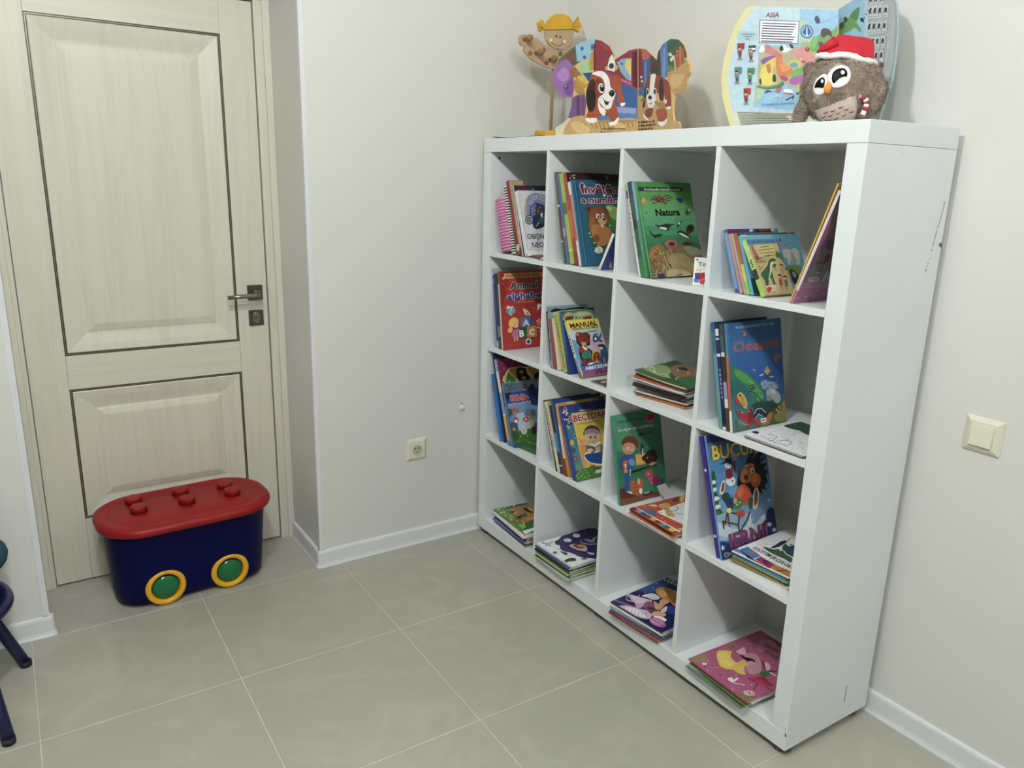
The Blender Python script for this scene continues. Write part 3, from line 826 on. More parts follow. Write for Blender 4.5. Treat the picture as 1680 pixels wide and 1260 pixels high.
a.p('a9cdd6', '215,212 345,218 345,282 208,278')
a.t('CELE MAI MARI', 236, 240, 326, 243, 11, '2a2a34').t('ȚĂRI DIN', 248, 257, 312, 259, 11, '2a2a34').t('ASIA', 262, 273, 292, 274, 10, '2a2a34')
a.e('2f6ea8', 688, 218, 46, 48).e('7ab4e0', 688, 218, 38, 40).s('1c4a86', '660,225 690,180 715,225 690,240').p('dcecf6', '684,190 692,190 694,250 684,250')
# countries
a.s('b8b088', '355,420 400,325 520,325 640,325 760,345 800,420 730,520 650,590 570,600 520,565 480,600 360,600').s('a8b868', '640,330 720,300 790,400 720,430')
a.s('62a04c', '720,300 760,250 800,225 860,215 905,190 905,420 840,400 790,400 760,360 720,350').s('7ab860', '715,280 740,250 762,262 755,300 735,340 715,320')
a.s('d07a78', '395,320 425,310 470,345 510,375 500,410 470,400 430,375 400,360').s('d8908a', '590,350 650,330 700,350 740,390 770,410 740,440 690,440 640,400 600,395')
a.s('7a5aa0', '370,420 420,390 470,390 450,440 400,450').s('e0c83c', '380,460 440,410 475,400 480,440 455,480 460,560 490,570 485,585 430,575 380,590 365,540').s('e8d84a', '372,480 445,475 455,575 385,580')
a.s('d87a34', '475,400 520,380 525,440 580,450 590,490 540,540 490,520').s('e8944a', '500,440 560,450 570,480 520,495').s('c8c84a', '555,440 590,415 640,420 645,460 600,480').e('5a9ac8', 600, 450, 28, 18)
a.s('68b04a', '585,490 640,470 690,480 680,510 620,520 585,530').s('b05ab0', '580,540 640,520 680,520 670,560 610,585 570,570').s('b0406e', '515,520 560,540 540,560 505,540').s('4a8a4a', '350,590 420,600 490,580 520,560 525,590 440,612 355,605')
a.s('d8d85a', '630,580 690,550 702,580 690,640 640,690 620,620').s('c8ac34', '640,570 685,562 680,610 640,615').e('20304a', 625, 645, 10).e('20304a', 660, 660, 12)
a.s('402a20', '790,205 815,195 850,210 860,255 835,240 800,260 785,240').s('6a3020', '770,290 800,295 812,340 795,352 775,325').e('7a1c24', 692, 340, 17, 16).e('d86a5a', 688, 334, 7)
a.s('f0f0f0', '505,340 530,310 560,330 575,310 600,335 570,350 530,365').s('1c1c20', '500,330 520,315 528,345 508,352').s('20242a', '570,305 590,310 598,335 575,330').s('eef2f6', '360,345 385,310 400,345 375,365')
a.s('c8783c', '410,450 435,445 440,495 420,500').s('3a3020', '360,560 372,540 375,585').s('303026', '455,520 472,515 475,560 455,560').e('c83c3c', 665, 425, 14, 10).e('e8b0c0', 650, 410, 10)
a.s('28486a', '395,645 420,620 455,640 430,632').s('c05a5a', '470,630 490,605 515,605 500,635').s('f0f0f4', '530,620 570,615 595,640 540,645').l('c83c3c', 6, '530,640 590,645').l('e8f2fa', 4, '430,685 480,660 520,665 490,680').l('2a3a4a', 5, '545,690 600,660 590,685')
a.t('OCEANUL INDIAN', 375, 728, 600, 718, 13, '4a7ab0').s('203048', '742,130 760,110 782,150 755,158')
for i in range(9): a.e('3a5a7a', 785 + i * 14, 160 - i * 6, 3, 2.5, n=6)
for i in range(6): a.e('4a5a4a', 640 + i * 15, 305 - i * 3, 4, 3, n=6)
for i in range(9): a.e('6a7a6a', 340 + (i % 2) * 3, 570 + i * 15, 3, 3, n=6)
for (x, y), fc in (((228, 330), 'a81c24'), ((305, 345), '303038'), ((210, 495), '4a86a0'), ((298, 500), '2a8a54'), ((272, 640), 'b02a24')):
    a.p(fc, f'{x - 16},{y - 30} {x + 34},{y - 32} {x + 30},{y + 6} {x - 16},{y + 10}').p('f0f0f0' if fc == '303038' else fc, f'{x - 14},{y - 12} {x + 30},{y - 14} {x + 30},{y} {x - 14},{y + 2}')
    a.l('3a2a20', 4, f'{x - 14},{y - 28} {x - 12},{y + 40}').e('d8a888', x, y + 8, 11, 12).s('20202a', f'{x - 11},{y + 2} {x},{y - 8} {x + 11},{y + 2} {x},{y + 3}').p(fc if fc != '303038' else 'c04a3c', f'{x - 14},{y + 20} {x + 14},{y + 20} {x + 12},{y + 46} {x - 10},{y + 46}')
    a.l('3a3038', 7, f'{x - 5},{y + 45} {x - 5},{y + 66}').l('3a3038', 7, f'{x + 6},{y + 45} {x + 5},{y + 66}').l('3a3a40', 5, f'{x - 16},{y + 78} {x + 16},{y + 78}')
for i in range(6): a.l('6a6c70', 6, f'{212 + i * 6},{775 + i * 20} {600 - (i * 53 % 70) + (i == 0) * 0},{788 + i * 15}')
a.build('page_print', atl)
a = ar(zm, .95)
a.p('8fc4e6', '905,68 960,33 1030,-8 1110,-40 1105,500 905,520').p('b4cfe2', '1085,-30 1115,-42 1110,500 1085,505')
a.s('62a04c', '905,200 940,160 985,110 1010,75 1050,50 1045,100 1030,150 1060,200 1055,225 1020,190 985,215 950,230 935,260 905,270').s('4a8a44', '985,110 1030,60 1050,55 1035,140').s('2a4a34', '915,165 945,150 940,195 918,200').e('20402a', 955, 135, 14, 20).e('20301c', 890, 175, 10, 14)
a.s('303428', '1055,130 1075,122 1082,145 1065,150').s('26262a', '885,165 900,150 905,185')
for i in range(8): a.e('5a86a8', 915 + i * 14, 105 - i * 5, 3, 2.5, n=6)
for i in range(4): a.e('20242a', 1078 + i * 10, 150 - i * 26, 5, 6, n=6)
a.p('aab4b8', '1110,-42 1200,-60 1270,-38 1298,20 1304,120 1302,250 1290,400 1262,560 1219,700 1169,830 1150,940 1110,940')
rows = [(-12, '1130 1165 1205'), (70, '1128 1160 1195 1236'), (178, '1122 1155 1190 1228'), (282, '1112 1148 1180 1218'), (380, '1136 1172 1208'), (450, '1200')]
for y, xs in rows:
    for j, x in enumerate(xs.split()):
        x = float(x); yy = y + (1236 - x) * .09
        a.p('c8cfd2', f'{x - 13},{yy - 32} {x + 17},{yy - 37} {x + 16},{yy + 46} {x - 14},{yy + 52}')
        a.s('2c2a28', f'{x - 10},{yy} {x - 2},{yy - 22} {x + 10},{yy - 25 + j * 5} {x + 7},{yy} {x + 12},{yy + 22} {x},{yy + 10} {x - 8},{yy + 24}').l('4a4a4c', 3, f'{x - 10},{yy + 38} {x + 12},{yy + 35}')
a.s('5a4632', '1195,455 1215,430 1225,445 1210,470 1195,472')
a.build('page_print', atl)

# ------------------------------------------------------------------ plush owl
zw = Z(1300, 50, 160 / 1260)
fur_hex = '9c8e82'
def fur_mat():
    m = mat('taupe_plush_fur', fur_hex, .9, var=.28, scale=55, bump=.9, bscale=260, spec=.2)
    return m
m_fur = fur_mat()
OC = Vector((.096, -1.346, TOPZ + .0738))
vf = Vector((CAM.x - OC.x, CAM.y - OC.y, 0)).normalized()
vr = Vector((-vf.y, vf.x, 0))
if vr.dot(RT) < 0: vr = -vr
RA, RB, RC = .0825, .0705, .072
owl = tag(empty('plush_owl', loc=(OC.x, OC.y, TOPZ)), 'taupe plush owl in a red Santa hat at the near end of the bookcase top', 'plush toy')
oc_l = OC - owl.location
def ell_hit(x, y):
    u, v = zw(x, y); d = ray(u, v).normalized(); o = CAM - OC
    D = Vector((d.dot(vr) / RA, d.z / RB, d.dot(vf) / RC)); O_ = Vector((o.dot(vr) / RA, o.z / RB, o.dot(vf) / RC))
    A, B, C_ = D.dot(D), 2 * O_.dot(D), O_.dot(O_) - 1
    disc = B * B - 4 * A * C_
    t = (-B - math.sqrt(disc)) / (2 * A) if disc > 0 else -B / (2 * A)
    q = O_ + D * t
    q = q.normalized()
    P = oc_l + vr * (q.x * RA) + Zv * (q.y * RB) + vf * (q.z * RC)
    N = (vr * (q.x / RA) + Zv * (q.y / RB) + vf * (q.z / RC)).normalized()
    return P, N
def patch(name, material, pts, lift, centre=None, thick=True, smooth=True, parent=None):
    P = smooth_loop(pp(pts), 4) if smooth else pp(pts)
    cx = centre or (sum(q[0] for q in P) / len(P), sum(q[1] for q in P) / len(P))
    mb = MB(); R = []
    for t, l in ((1.0, lift * .2), (1.0, lift), (.8, lift * 1.12), (.5, lift * 1.2), (.2, lift * 1.2), (.03, lift * 1.2)):
        ring = []
        for q in P:
            h_, n_ = ell_hit(cx[0] + (q[0] - cx[0]) * t, cx[1] + (q[1] - cx[1]) * t)
            ring.append(h_ + n_ * l)
        R.append(ring)
    return mb.rings(R).build(name, material, parent or owl)
EYE1 = '455,600 475,545 520,495 580,465 640,455 700,470 740,510 755,570 740,640 700,695 640,730 570,745 520,735 480,690'
EYE2 = '290,690 320,630 365,590 410,565 450,580 465,620 450,700 430,770 400,820 350,838 305,825 280,790 276,735'
BELLY = '275,1010 300,1022 450,975 620,905 790,845 812,840 822,870 838,960 830,1080 800,1140 700,1190 560,1230 420,1225 365,1190 330,1130 300,1060'
def grow(t, k):
    P = pp(t); cx = sum(q[0] for q in P) / len(P); cy = sum(q[1] for q in P) / len(P)
    return [(cx + (x - cx) * k, cy + (y - cy) * k) for x, y in P]
BALD = [grow(EYE1, 1.04), grow(EYE2, 1.04), grow(BELLY, 1.02)]
def inside(x, y, P):
    r = False
    for i in range(len(P)):
        (x1, y1), (x2, y2) = P[i - 1], P[i]
        if (y1 > y) != (y2 > y) and x < (x2 - x1) * (y - y1) / (y2 - y1) + x1: r = not r
    return r
def furry(name, centre, axes, rad, dens, parent, length=.008, seed=1, flat=0.0):
    """ellipsoid body plus short strands"""
    ax, ay, az = axes; rx, ry, rz = rad
    rng = random.Random(seed)
    R = []
    n = 36; m = 22
    for i in range(1, m):
        ph = math.pi * i / m; ring = []
        for k in range(n):
            t = 2 * math.pi * k / n
            w = 1 + .018 * math.sin(5 * t + 3 * ph) * math.sin(ph) + .012 * math.sin(9 * t - 4 * ph)
            q = Vector((math.sin(ph) * math.cos(t), -math.cos(ph), math.sin(ph) * math.sin(t)))
            v = centre + ax * (q.x * rx * w) + ay * (q.y * ry * w) + az * (q.z * rz * w)
            v.z = max(v.z, .0015)
            ring.append(v)
        R.append(ring)
    body = MB().rings(R).build(name, m_fur, parent)
    mb = MB()
    for _ in range(dens):
        z = rng.uniform(-1, 1); t = rng.uniform(0, 2 * math.pi); s_ = math.sqrt(1 - z * z)
        q = Vector((s_ * math.cos(t), z, s_ * math.sin(t)))
        p0 = centre + ax * (q.x * rx) + ay * (q.y * ry) + az * (q.z * rz)
        if p0.z < .001: continue
        nn = (ax * (q.x / rx) + ay * (q.y / ry) + az * (q.z / rz)).normalized()
        d = (nn * .7 - Zv * .55 + Vector((rng.uniform(-.5, .5), rng.uniform(-.5, .5), rng.uniform(-.5, .5)))).normalized()
        wp = p0 + owl.location
        if nn.dot(CAM - wp) > 0:
            zx, zy = zw.inv(*pix(wp))
            if any(inside(zx, zy, Q) for Q in BALD): continue
        sd = d.cross(nn)
        if sd.length < 1e-4: continue
        sd = sd.normalized() * .0006
        tip = p0 + d * length * rng.uniform(.6, 1.2)
        if tip.z < .0005: tip.z = .0005
        mb.add([p0 - sd, p0 + sd, tip], [(0, 1, 2)])
    f = mb.build('fur', m_fur, body if parent is owl else body, kind='stuff')
    return body
furry('body', oc_l, (vr, Zv, vf), (RA, RB, RC), 16000, owl, seed=3)
def wpos(x, y, back): # point on a sight line, given depth along vf from the owl centre
    u, v = zw(x, y)
    return hit(u, v, OC + vf * back, vf) - owl.location
furry('wing', wpos(1030, 880, .028), ((vr + vf * .5).normalized(), (Zv + vr * .25).normalized(), (vf - vr * .5).normalized()), (.024, .042, .026), 3500, owl, seed=5)
furry('wing', wpos(118, 1050, .012), ((vr * .9 - Zv * .2).normalized(), (Zv * .95 + vr * .25).normalized(), vf), (.014, .034, .022), 2200, owl, seed=6)
furry('ear_tuft', wpos(255, 525, -.012), ((vr + Zv * .3).normalized(), (Zv - vr * .5).normalized(), vf), (.015, .019, .013), 1200, owl, seed=8)
furry('ear_tuft', wpos(1060, 470, -.015), ((vr - Zv * .3).normalized(), (Zv + vr * .5).normalized(), vf), (.012, .012, .012), 900, owl, seed=9)
m_felt = mat('white_felt', 'eceae8', .85, var=.02)
m_blk = mat('black_satin', '08080a', .5, var=.3, scale=300, spec=.12)
m_beak = mat('orange_plush', 'd98f3c', .8, var=.08, scale=60)
m_cream = mat('cream_felt', 'd8c6b8', .85, var=.04, scale=60)
m_mark = mat('maroon_embroidery', '6e1c2c', .7)
m_hatred = mat('red_felt', 'b4182a', .8, var=.1, scale=40, bump=.3, bscale=300)
m_fluff = mat('white_fluff', 'efefec', .95, var=.05, scale=120, bump=.6, bscale=250)
e1_ = patch('eye_patch', m_felt, EYE1, .0022, (610, 600))
e2_ = patch('eye_patch', m_felt, EYE2, .0020, (365, 715))
patch('pupil', m_blk, '515,605 530,555 570,518 630,500 680,512 705,550 700,600 650,605 600,630 560,670 535,685 517,655', .0040, (600, 590), parent=e1_)
patch('pupil', m_blk, '300,740 318,680 350,640 395,612 420,625 425,670 410,735 380,740 340,735', .0038, (365, 690), parent=e2_)
patch('eye_glint', m_felt, '625,555 635,535 655,532 672,545 672,565 655,580 635,577', .0052, parent=e1_)
patch('eye_glint', m_felt, '382,655 392,640 408,645 412,665 400,685 386,680', .0050, parent=e2_)
bp_, bn_ = ell_hit(465, 745)
mb = MB(); bup = (Zv - bn_ * Zv.dot(bn_)).normalized(); bup = (bup + vr * .12).normalized(); bs_ = bup.cross(bn_).normalized(); R = []
for i in range(1, 12):
    ph = math.pi * i / 12
    R.append([bp_ + bup * (-.0125 * math.cos(ph)) + (bs_ * math.cos(t) * .0078 + bn_ * (math.sin(t) * .0075 + .003)) * math.sin(ph) * (1.0 + .12 * math.cos(ph)) for t in [2 * math.pi * k / 16 for k in range(16)]])
mb.rings(R).build('beak', m_beak, owl)
bel = patch('belly_patch', m_cream, BELLY, .0018, (560, 1060))
for x, y in ((435, 1050), (525, 1028), (625, 985), (408, 1108), (495, 1090), (592, 1058), (692, 1012), (475, 1150), (568, 1125), (665, 1085), (762, 1040)):
    mb = MB(); q = []
    for k in range(7):
        t = (k - 3) / 3
        h_, n_ = ell_hit(x + 32 * t, y - 26 * t * t * .6 - 10 * t + 8)
        q.append(h_ + n_ * .0028)
    mb.tube(q, [.0003, .0007, .001, .0011, .001, .0007, .0003], 6).build('feather_mark', m_mark, bel)
# santa hat
hup = (Zv + vr * .16 - vf * .10).normalized(); hr = (vr - hup * vr.dot(hup)).normalized(); hf = hr.cross(hup)
if hf.dot(vf) < 0: hf = -hf
hb = wpos(690, 400, 0.0)
hat = empty('santa_hat', loc=hb); hat.parent = owl
R = []
for h_, rx, ry, ox, of in ((0, .0575, .046, 0, 0), (.010, .054, .043, 0, 0), (.022, .048, .036, .003, -.002), (.036, .042, .027, .006, -.006), (.047, .039, .020, .005, -.010), (.0525, .035, .013, .003, -.012), (.054, .028, .006, .001, -.012)):
    R.append([hup * h_ + hr * (ox + rx * math.cos(t) * (1 + .03 * math.sin(3 * t))) + hf * (of + ry * math.sin(t) * (1 + .07 * math.sin(4 * t + h_ * 90))) for t in [2 * math.pi * k / 32 for k in range(32)]])
MB().rings(R).build('hat_cone', m_hatred, hat)
MB().tube([hr * -.030 + hup * .030 + hf * .020, hr * -.045 + hup * .018 + hf * .024, hr * -.062 + hup * .006 + hf * .020], [.014, .009, .002], 10).build('hat_tip', m_hatred, hat)
R = []; N_ = 40
for k in range(N_):
    t = 2 * math.pi * k / N_
    c_ = hr * .058 * math.cos(t) + hf * .047 * math.sin(t) + hup * (-.001 + .002 * math.sin(5 * t))
    od = (hr * math.cos(t) + hf * math.sin(t))
    rr_ = .0068 * (1 + .12 * math.sin(11 * t) + .08 * math.sin(17 * t))
    R.append([c_ + od * rr_ * math.cos(s_) + hup * rr_ * math.sin(s_) for s_ in [2 * math.pi * j / 10 for j in range(10)]])
MB().rings(R, closed=True).build('hat_trim', m_fluff, hat)
# candy cane sewn into the wing
cane = [(855, 835), (880, 865), (905, 880), (940, 890), (962, 915), (962, 950), (945, 990), (930, 1040), (905, 1090)]
cp = [wpos(x, y, .062 - .004 * (i < 3)) for i, (x, y) in enumerate(cane)]
can = empty('candy_cane', loc=cp[0]); can.parent = owl
m_cw, m_cr = mat('white_felt_cane', 'eeeae8', .8), mat('crimson_felt_cane', '9c1c34', .8)
segs = [(0, 1, m_cw), (1, 3, m_cr), (3, 4, m_cw), (4, 5, m_cr), (5, 6, m_cw), (6, 7, m_cr), (7, 8, m_cw)]
for a_, b_, m_ in segs:
    MB().tube([q - cp[0] for q in cp[a_:b_ + 1]], .0052 if b_ > 3 else .004, 10).build('stripe', m_, can)
# ------------------------------------------------------------------ books
m_pages = mat('book_paper', 'e6e2d6', .7, var=.05, scale=60)
G_STAND, G_FLAT = 'books standing in the white bookcase', 'booklets lying in the white bookcase'
m_rivet = mat('white_rivet_plastic', 'e8e8ec', .4)
def book_parts(root, w, th, h, cover, spine=None, bands=None, hard=True, stext=None, dots=None):
    """local frame: x from spine to fore edge, y from front cover to back cover, z up"""
    c = min(.0022 if hard else .0007, th * .22)
    gp = .003 if hard else .0004
    cv = MB().box((.0, 0, 0), (w, c, h)).box((.0, th - c, 0), (w, th, h)).box((0, c, 0), (c * 1.2, th - c, h))
    cv.build('cover', paper(cover), root, .0004 if hard else 0, 1)
    MB().box((c * 1.2, c, gp), (w - gp, th - c, h - gp)).build('pages', m_pages, root)
    for zf in dots or []:
        MB().lathe([(.004, 0), (.004, -.0008), (.002, -.0014)], c=(0, th / 2, h * zf), ax='x', n=14).build('rivet', m_rivet, root)
    if spine or bands or stext:
        ar_ = Art((0, 0, 0), None, None, None, ((0, th, 0), (0, -1, 0), (0, 0, 1), (-1, 0, 0)), None, (0, 0, th, h))
        ar_.raw([(0, 0), (th, 0), (th, h), (0, h)], ar_.col(spine or cover)); ar_.k += 1
        for z0, z1, cc_ in bands or []:
            ar_.raw([(0, z0 * h), (th, z0 * h), (th, z1 * h), (0, z1 * h)], ar_.col(cc_)); ar_.k += 1
        for s_, z0, z1, cc_ in stext or []:
            ar_.t(s_, th * .72, z0 * h, th * .72, z1 * h, th * .5, cc_, off=.02)
        ar_.build('spine_print', root)

def row(zoom, lvl, x0, line0, books, prev=None):
    """books leaning side by side; each is measured by the near edge of its spine"""
    zs = ROWZ[lvl] + .0004
    zmax = (ROWZ[lvl - 1] - .0165 if lvl else TOPZ - .045) - .0012
    def meas(b, t):
        pb = on_x(*zoom(*b), x0); pt = on_x(*zoom(*t), x0)
        return pb.y, pt.y, pt.z
    yb0 = meas(books[0]['b'], books[0]['t'])[0]
    cyf, cyn = min(CY, key=lambda c: abs((c[0] + c[1]) / 2 - yb0))
    if prev is None:
        prev = (cyf - .0008, 0.0, 9.0)                # y at shelf level, slope, height of the face to stay clear of
        if line0:
            yb, yt, zt = meas(*line0)
            sl = (yt - yb) / (zt - zs)
            sl = min(sl, (cyf - .0008 - yb) / (zt - zs))
            prev = (yb, sl, zt)
    for B in books:
        yb, yt, zt = meas(B['b'], B['t'])
        zt = min(zt, zmax)
        dx = B.get('dx', 0)
        sl = (yt - yb) / (meas(B['b'], B['t'])[2] - zs)
        if sl < 0: sl = max(sl, (cyn + B.get('m', .001) - yb) / (zt - zs))
        a = math.atan(sl)
        zt2 = min(zt, prev[2]) - zs
        gap = min(prev[0] - yb, prev[0] + prev[1] * zt2 - yb - sl * zt2)
        th = B.get('th') or max(.0028, .94 * gap * math.cos(a))
        need = th / math.cos(a) + .0004
        if gap < need: yb -= need - gap
        sl = min(sl, (cyf - .001 - yb - th / math.cos(a)) / (zt - zs)); a = math.atan(sl)
        z0 = zs + (th * math.sin(a) if a > 0 else 0)
        ex = Xv.copy(); ez = Vector((0, math.sin(a), math.cos(a))); ey = ez.cross(ex)
        if ey.y < 0: ey = -ey
        O = Vector((x0 + dx, yb + sl * (z0 - zs), z0))
        h = (zt - z0) / math.cos(a) - (th * abs(math.sin(a)) if a < 0 else 0)
        w = B.get('w', .2)
        if 'fore' in B:
            q = hit(*zoom(*B['fore']), O, ey) - O
            w = q.dot(ex)
        w = min(w, BD - .004 - O.x)
        root = tag(empty(B.get('n', 'storybook'), frame_matrix(O, ex, ey, ez)), B['l'], B.get('cat', 'book'), G_STAND)
        if B.get('spiral'):
            B['spiral'](root, w, th, h, B)
        else:
            book_parts(root, w, th, h, B['c'], B.get('s'), B.get('bands'), B.get('hard', True), B.get('stext'), B.get('dots'))
        if 'art' in B:
            A = Art(O, ex, ez, -ey, ((0, 0, 0), (1, 0, 0), (0, 0, 1), (0, -1, 0)), B.get('az', zoom), (.0005, .0005, w - .0005, h - .0005), B.get('g', 1.0) * .9)
            B['art'](A, w, h); A.build('cover_print', root)
        prev = (yb - .0003, sl, zt)
    return prev

ORD = ['topmost', 'second', 'third', 'fourth', 'fifth', 'sixth', 'seventh', 'eighth', 'ninth', 'tenth', 'eleventh', 'twelfth', 'thirteenth', 'fourteenth', 'fifteenth']
def flat_book(name, label, O, e1, e2, l1, l2, th, cover, spine_side=True, bend=None, cat='booklet', edge=None):
    """lies flat: e1 along the shelf front, e2 into the shelf, top face at z = 0 of its frame"""
    root = tag(empty(name, frame_matrix(O, e1, e2, Zv)), label, cat, G_FLAT)
    c = min(.0008, th * .2)
    def slab(nm, x0, x1, y0, y1, z0, z1, m, par):
        if not bend: return MB().box((x0, y0, z0), (x1, y1, z1)).build(nm, m, par)
        n1, n2 = 10, 4; V = []; F = []
        for z in (z0, z1):
            for i in range(n1 + 1):
                for j in range(n2 + 1):
                    x = x0 + (x1 - x0) * i / n1; y = y0 + (y1 - y0) * j / n2
                    V.append((x, y, z + bend(x, y)))
        k = (n1 + 1) * (n2 + 1); id_ = lambda i, j, t: t * k + i * (n2 + 1) + j
        for i in range(n1):
            for j in range(n2):
                F.append((id_(i, j, 1), id_(i + 1, j, 1), id_(i + 1, j + 1, 1), id_(i, j + 1, 1)))
                F.append((id_(i, j, 0), id_(i, j + 1, 0), id_(i + 1, j + 1, 0), id_(i + 1, j, 0)))
            F.append((id_(i, 0, 0), id_(i + 1, 0, 0), id_(i + 1, 0, 1), id_(i, 0, 1)))
            F.append((id_(i, n2, 0), id_(i, n2, 1), id_(i + 1, n2, 1), id_(i + 1, n2, 0)))
        for j in range(n2):
            F.append((id_(0, j, 0), id_(0, j, 1), id_(0, j + 1, 1), id_(0, j + 1, 0)))
            F.append((id_(n1, j, 0), id_(n1, j + 1, 0), id_(n1, j + 1, 1), id_(n1, j, 1)))
        return MB().add(V, F).build(nm, m, par)
    m = paper(cover)
    slab('front_cover', 0, l1, 0, l2, -c, 0, m, root)
    slab('back_cover', 0, l1, 0, l2, -th, -th + c, m, root)
    ins = .0009
    slab('pages', ins, l1 - ins, .0012 if spine_side else ins, l2 - ins, -th + c, -c, m_pages, root)
    if spine_side: slab('spine', 0, l1, 0, .0011, -th + c, -c, paper(edge or cover), root)
    return root

def stack(zoom, lvl, height, L, F, B, where, items, art=None, bend=None, g=1.1, jit=1.0, top_label=None, name='colouring_book', lift=0.0):
    """items from top to bottom: (cover hex, colour words, spine forward?)"""
    zs = ROWZ[lvl] + .0005; n = len(items)
    PL, PF, PB_ = (on_z(*zoom(*q), zs + height + k_) for q, k_ in ((L, lift), (F, 0), (B, lift)))
    PL.z = PF.z = PB_.z = zs + height
    e1 = (PF - PL).normalized(); e2 = Zv.cross(e1)
    l1 = (PF - PL).length; l2 = (PB_ - PL).dot(e2)
    l2 = min(l2, .30)
    cyf, cyn = min(CY, key=lambda c: abs((c[0] + c[1]) / 2 - PL.y + .06))
    PL.y = min(PL.y, cyf - .004)
    def fits(O, a, b, k1, k2):
        ys = [(O + a * i * k1 + b * j * k2).y for i in (0, 1) for j in (0, 1)]
        return min(ys) > cyn + .002, max(ys) < cyf - .002
    while not fits(PL, e1, e2, l1, l2)[1]: PL.y -= .001
    while not fits(PL, e1, e2, l1, l2)[0]: l1 -= .001
    rng = random.Random(len(where) * 7 + n)
    ws = [rng.uniform(.8, 1.25) for _ in items]; tot = sum(ws)
    z = zs + height
    for i, (cv, words, spf) in enumerate(items):
        th = height * ws[i] / tot
        a_ = math.radians(rng.uniform(-2.6, 2.6)) * jit if i else 0
        d1 = e1 * math.cos(a_) + e2 * math.sin(a_); d2 = Zv.cross(d1)
        O = PL.copy() if i == 0 else PL + e1 * rng.uniform(-.003, .007) * jit + e2 * rng.uniform(-.008, .008) * jit
        O.z = z
        k1, k2 = (1, 1) if i == 0 else (rng.uniform(.94, 1.0), rng.uniform(.93, 1.0))
        while not fits(O, d1, d2, l1 * k1, l2 * k2)[1]: O.y -= .001
        while not fits(O, d1, d2, l1 * k1, l2 * k2)[0]: k1 -= .005
        k2 = min(k2 * l2, BD - .004 - max(O.x, (O + d1 * l1).x) - .002) / l2 if l2 > 0 else 1
        lab = top_label if (i == 0 and top_label) else f'{words} {ORD[i]} in the stack {where}'
        if i == n - 1 and n > 2: lab = f'{words} lowest in the stack {where}'
        bf = None
        if bend:
            fr = 1 - i / max(1, n)
            bf = (lambda fr: (lambda x, y: bend(x / l1, y / max(l2, .01)) * fr))(fr)
        root = flat_book(name, lab, O, d1, d2, l1 * k1, l2 * k2, th - (.0009 if bend else .0003), cv, spf, bf)
        if i == 0 and art:
            A = Art(O, d1, d2, Zv, ((0, 0, 0), (1, 0, 0), (0, 1, 0), (0, 0, 1)), zoom, (.0003, .0003, l1 - .0003, l2 * k2 - .0003), g, bf)
            art(A, l1, l2); A.build('cover_print', root)
        z -= th

# ---- cover pictures -------------------------------------------------------
c11, c12, c13, c14, c14b = Z(800, 285, 100 / 900), Z(895, 270, 130 / 910), Z(1010, 285, 160 / 1061), Z(1170, 360, 160 / 1493), Z(1285, 290, 115 / 690)
c21, c22, c23, c24, c24b = Z(795, 425, 100 / 813), Z(880, 485, 130 / 1024), Z(1025, 585, 125 / 1500), Z(1150, 510, 160 / 960), Z(1210, 680, 130 / 1680)
c31, c32, c33, c33b = Z(795, 575, 100 / 681), Z(880, 635, 125 / 955), Z(990, 670, 120 / 889), Z(1015, 800, 115 / 1525)
c34, c34b = Z(1130, 700, 170 / 931), Z(1180, 860, 130 / 1310)
c41, c42, c43, c44 = Z(795, 805, 90 / 1194), Z(865, 855, 125 / 1432), Z(995, 935, 125 / 1212), Z(1120, 1030, 170 / 1428)

def art_obisn(a, w, h):
    a.p('dcdce2', '440,240 900,240 900,1140 600,1140').l('3a3a40', 4, '442,255 545,850 590,1130')
    a.e('b4b48c', 610, 500, 70, 190, 5).e('dcdce2', 640, 480, 60, 170, 5)
    a.s('8890b0', '575,450 590,360 640,300 720,285 800,300 860,340 870,500 760,470 700,500 640,600 600,640 575,560')
    a.s('2a3468', '630,480 690,430 760,440 840,480 860,620 800,640 760,700 720,770 680,790 650,700 620,600').s('6a74a4', '640,470 700,440 720,480 680,620 640,620')
    for x, y, r in ((690, 350, 40), (760, 340, 44), (820, 370, 40), (640, 420, 34)): a.e('c4c8d8', x, y, r, r * .9).e('6a74a0', x, y, r * .66, r * .6).e('c4c8d8', x + 4, y, r * .35, r * .3)
    a.e('20283c', 612, 680, 62, 72).e('b0b8c0', 612, 680, 50, 58).e('20283c', 612, 682, 34, 38).e('b0b8c0', 614, 684, 22, 24).e('20283c', 614, 686, 10, 12)
    a.s('1c2a24', '660,760 690,790 740,760 780,680 830,640 860,700 830,780 740,815 690,805').s('2f5a3c', '740,700 790,650 840,640 830,720 780,740').s('7a4a24', '725,520 755,480 780,540 755,600 735,620').p('e8e8ec', '775,600 805,565 810,640 790,650').es('dfe4f4', 7, '655,520 690,545 735,560 780,500 700,600')
    a.t('OBIȘN', 590, 965, 830, 960, 78, '1c1e2c').t('NEO', 662, 1090, 830, 1085, 76, '1c1e2c')
def art_dark11(a, w, h):
    a.p('1f3a44', '380,165 900,165 900,400 380,400').p('5a1f3c', '445,165 575,165 575,260 445,260').p('c8ccd0', '650,225 720,225 720,235 650,235').p('203a30', '575,165 700,165 700,215 575,215').p('1c2432', '690,165 850,160 850,300 690,300')
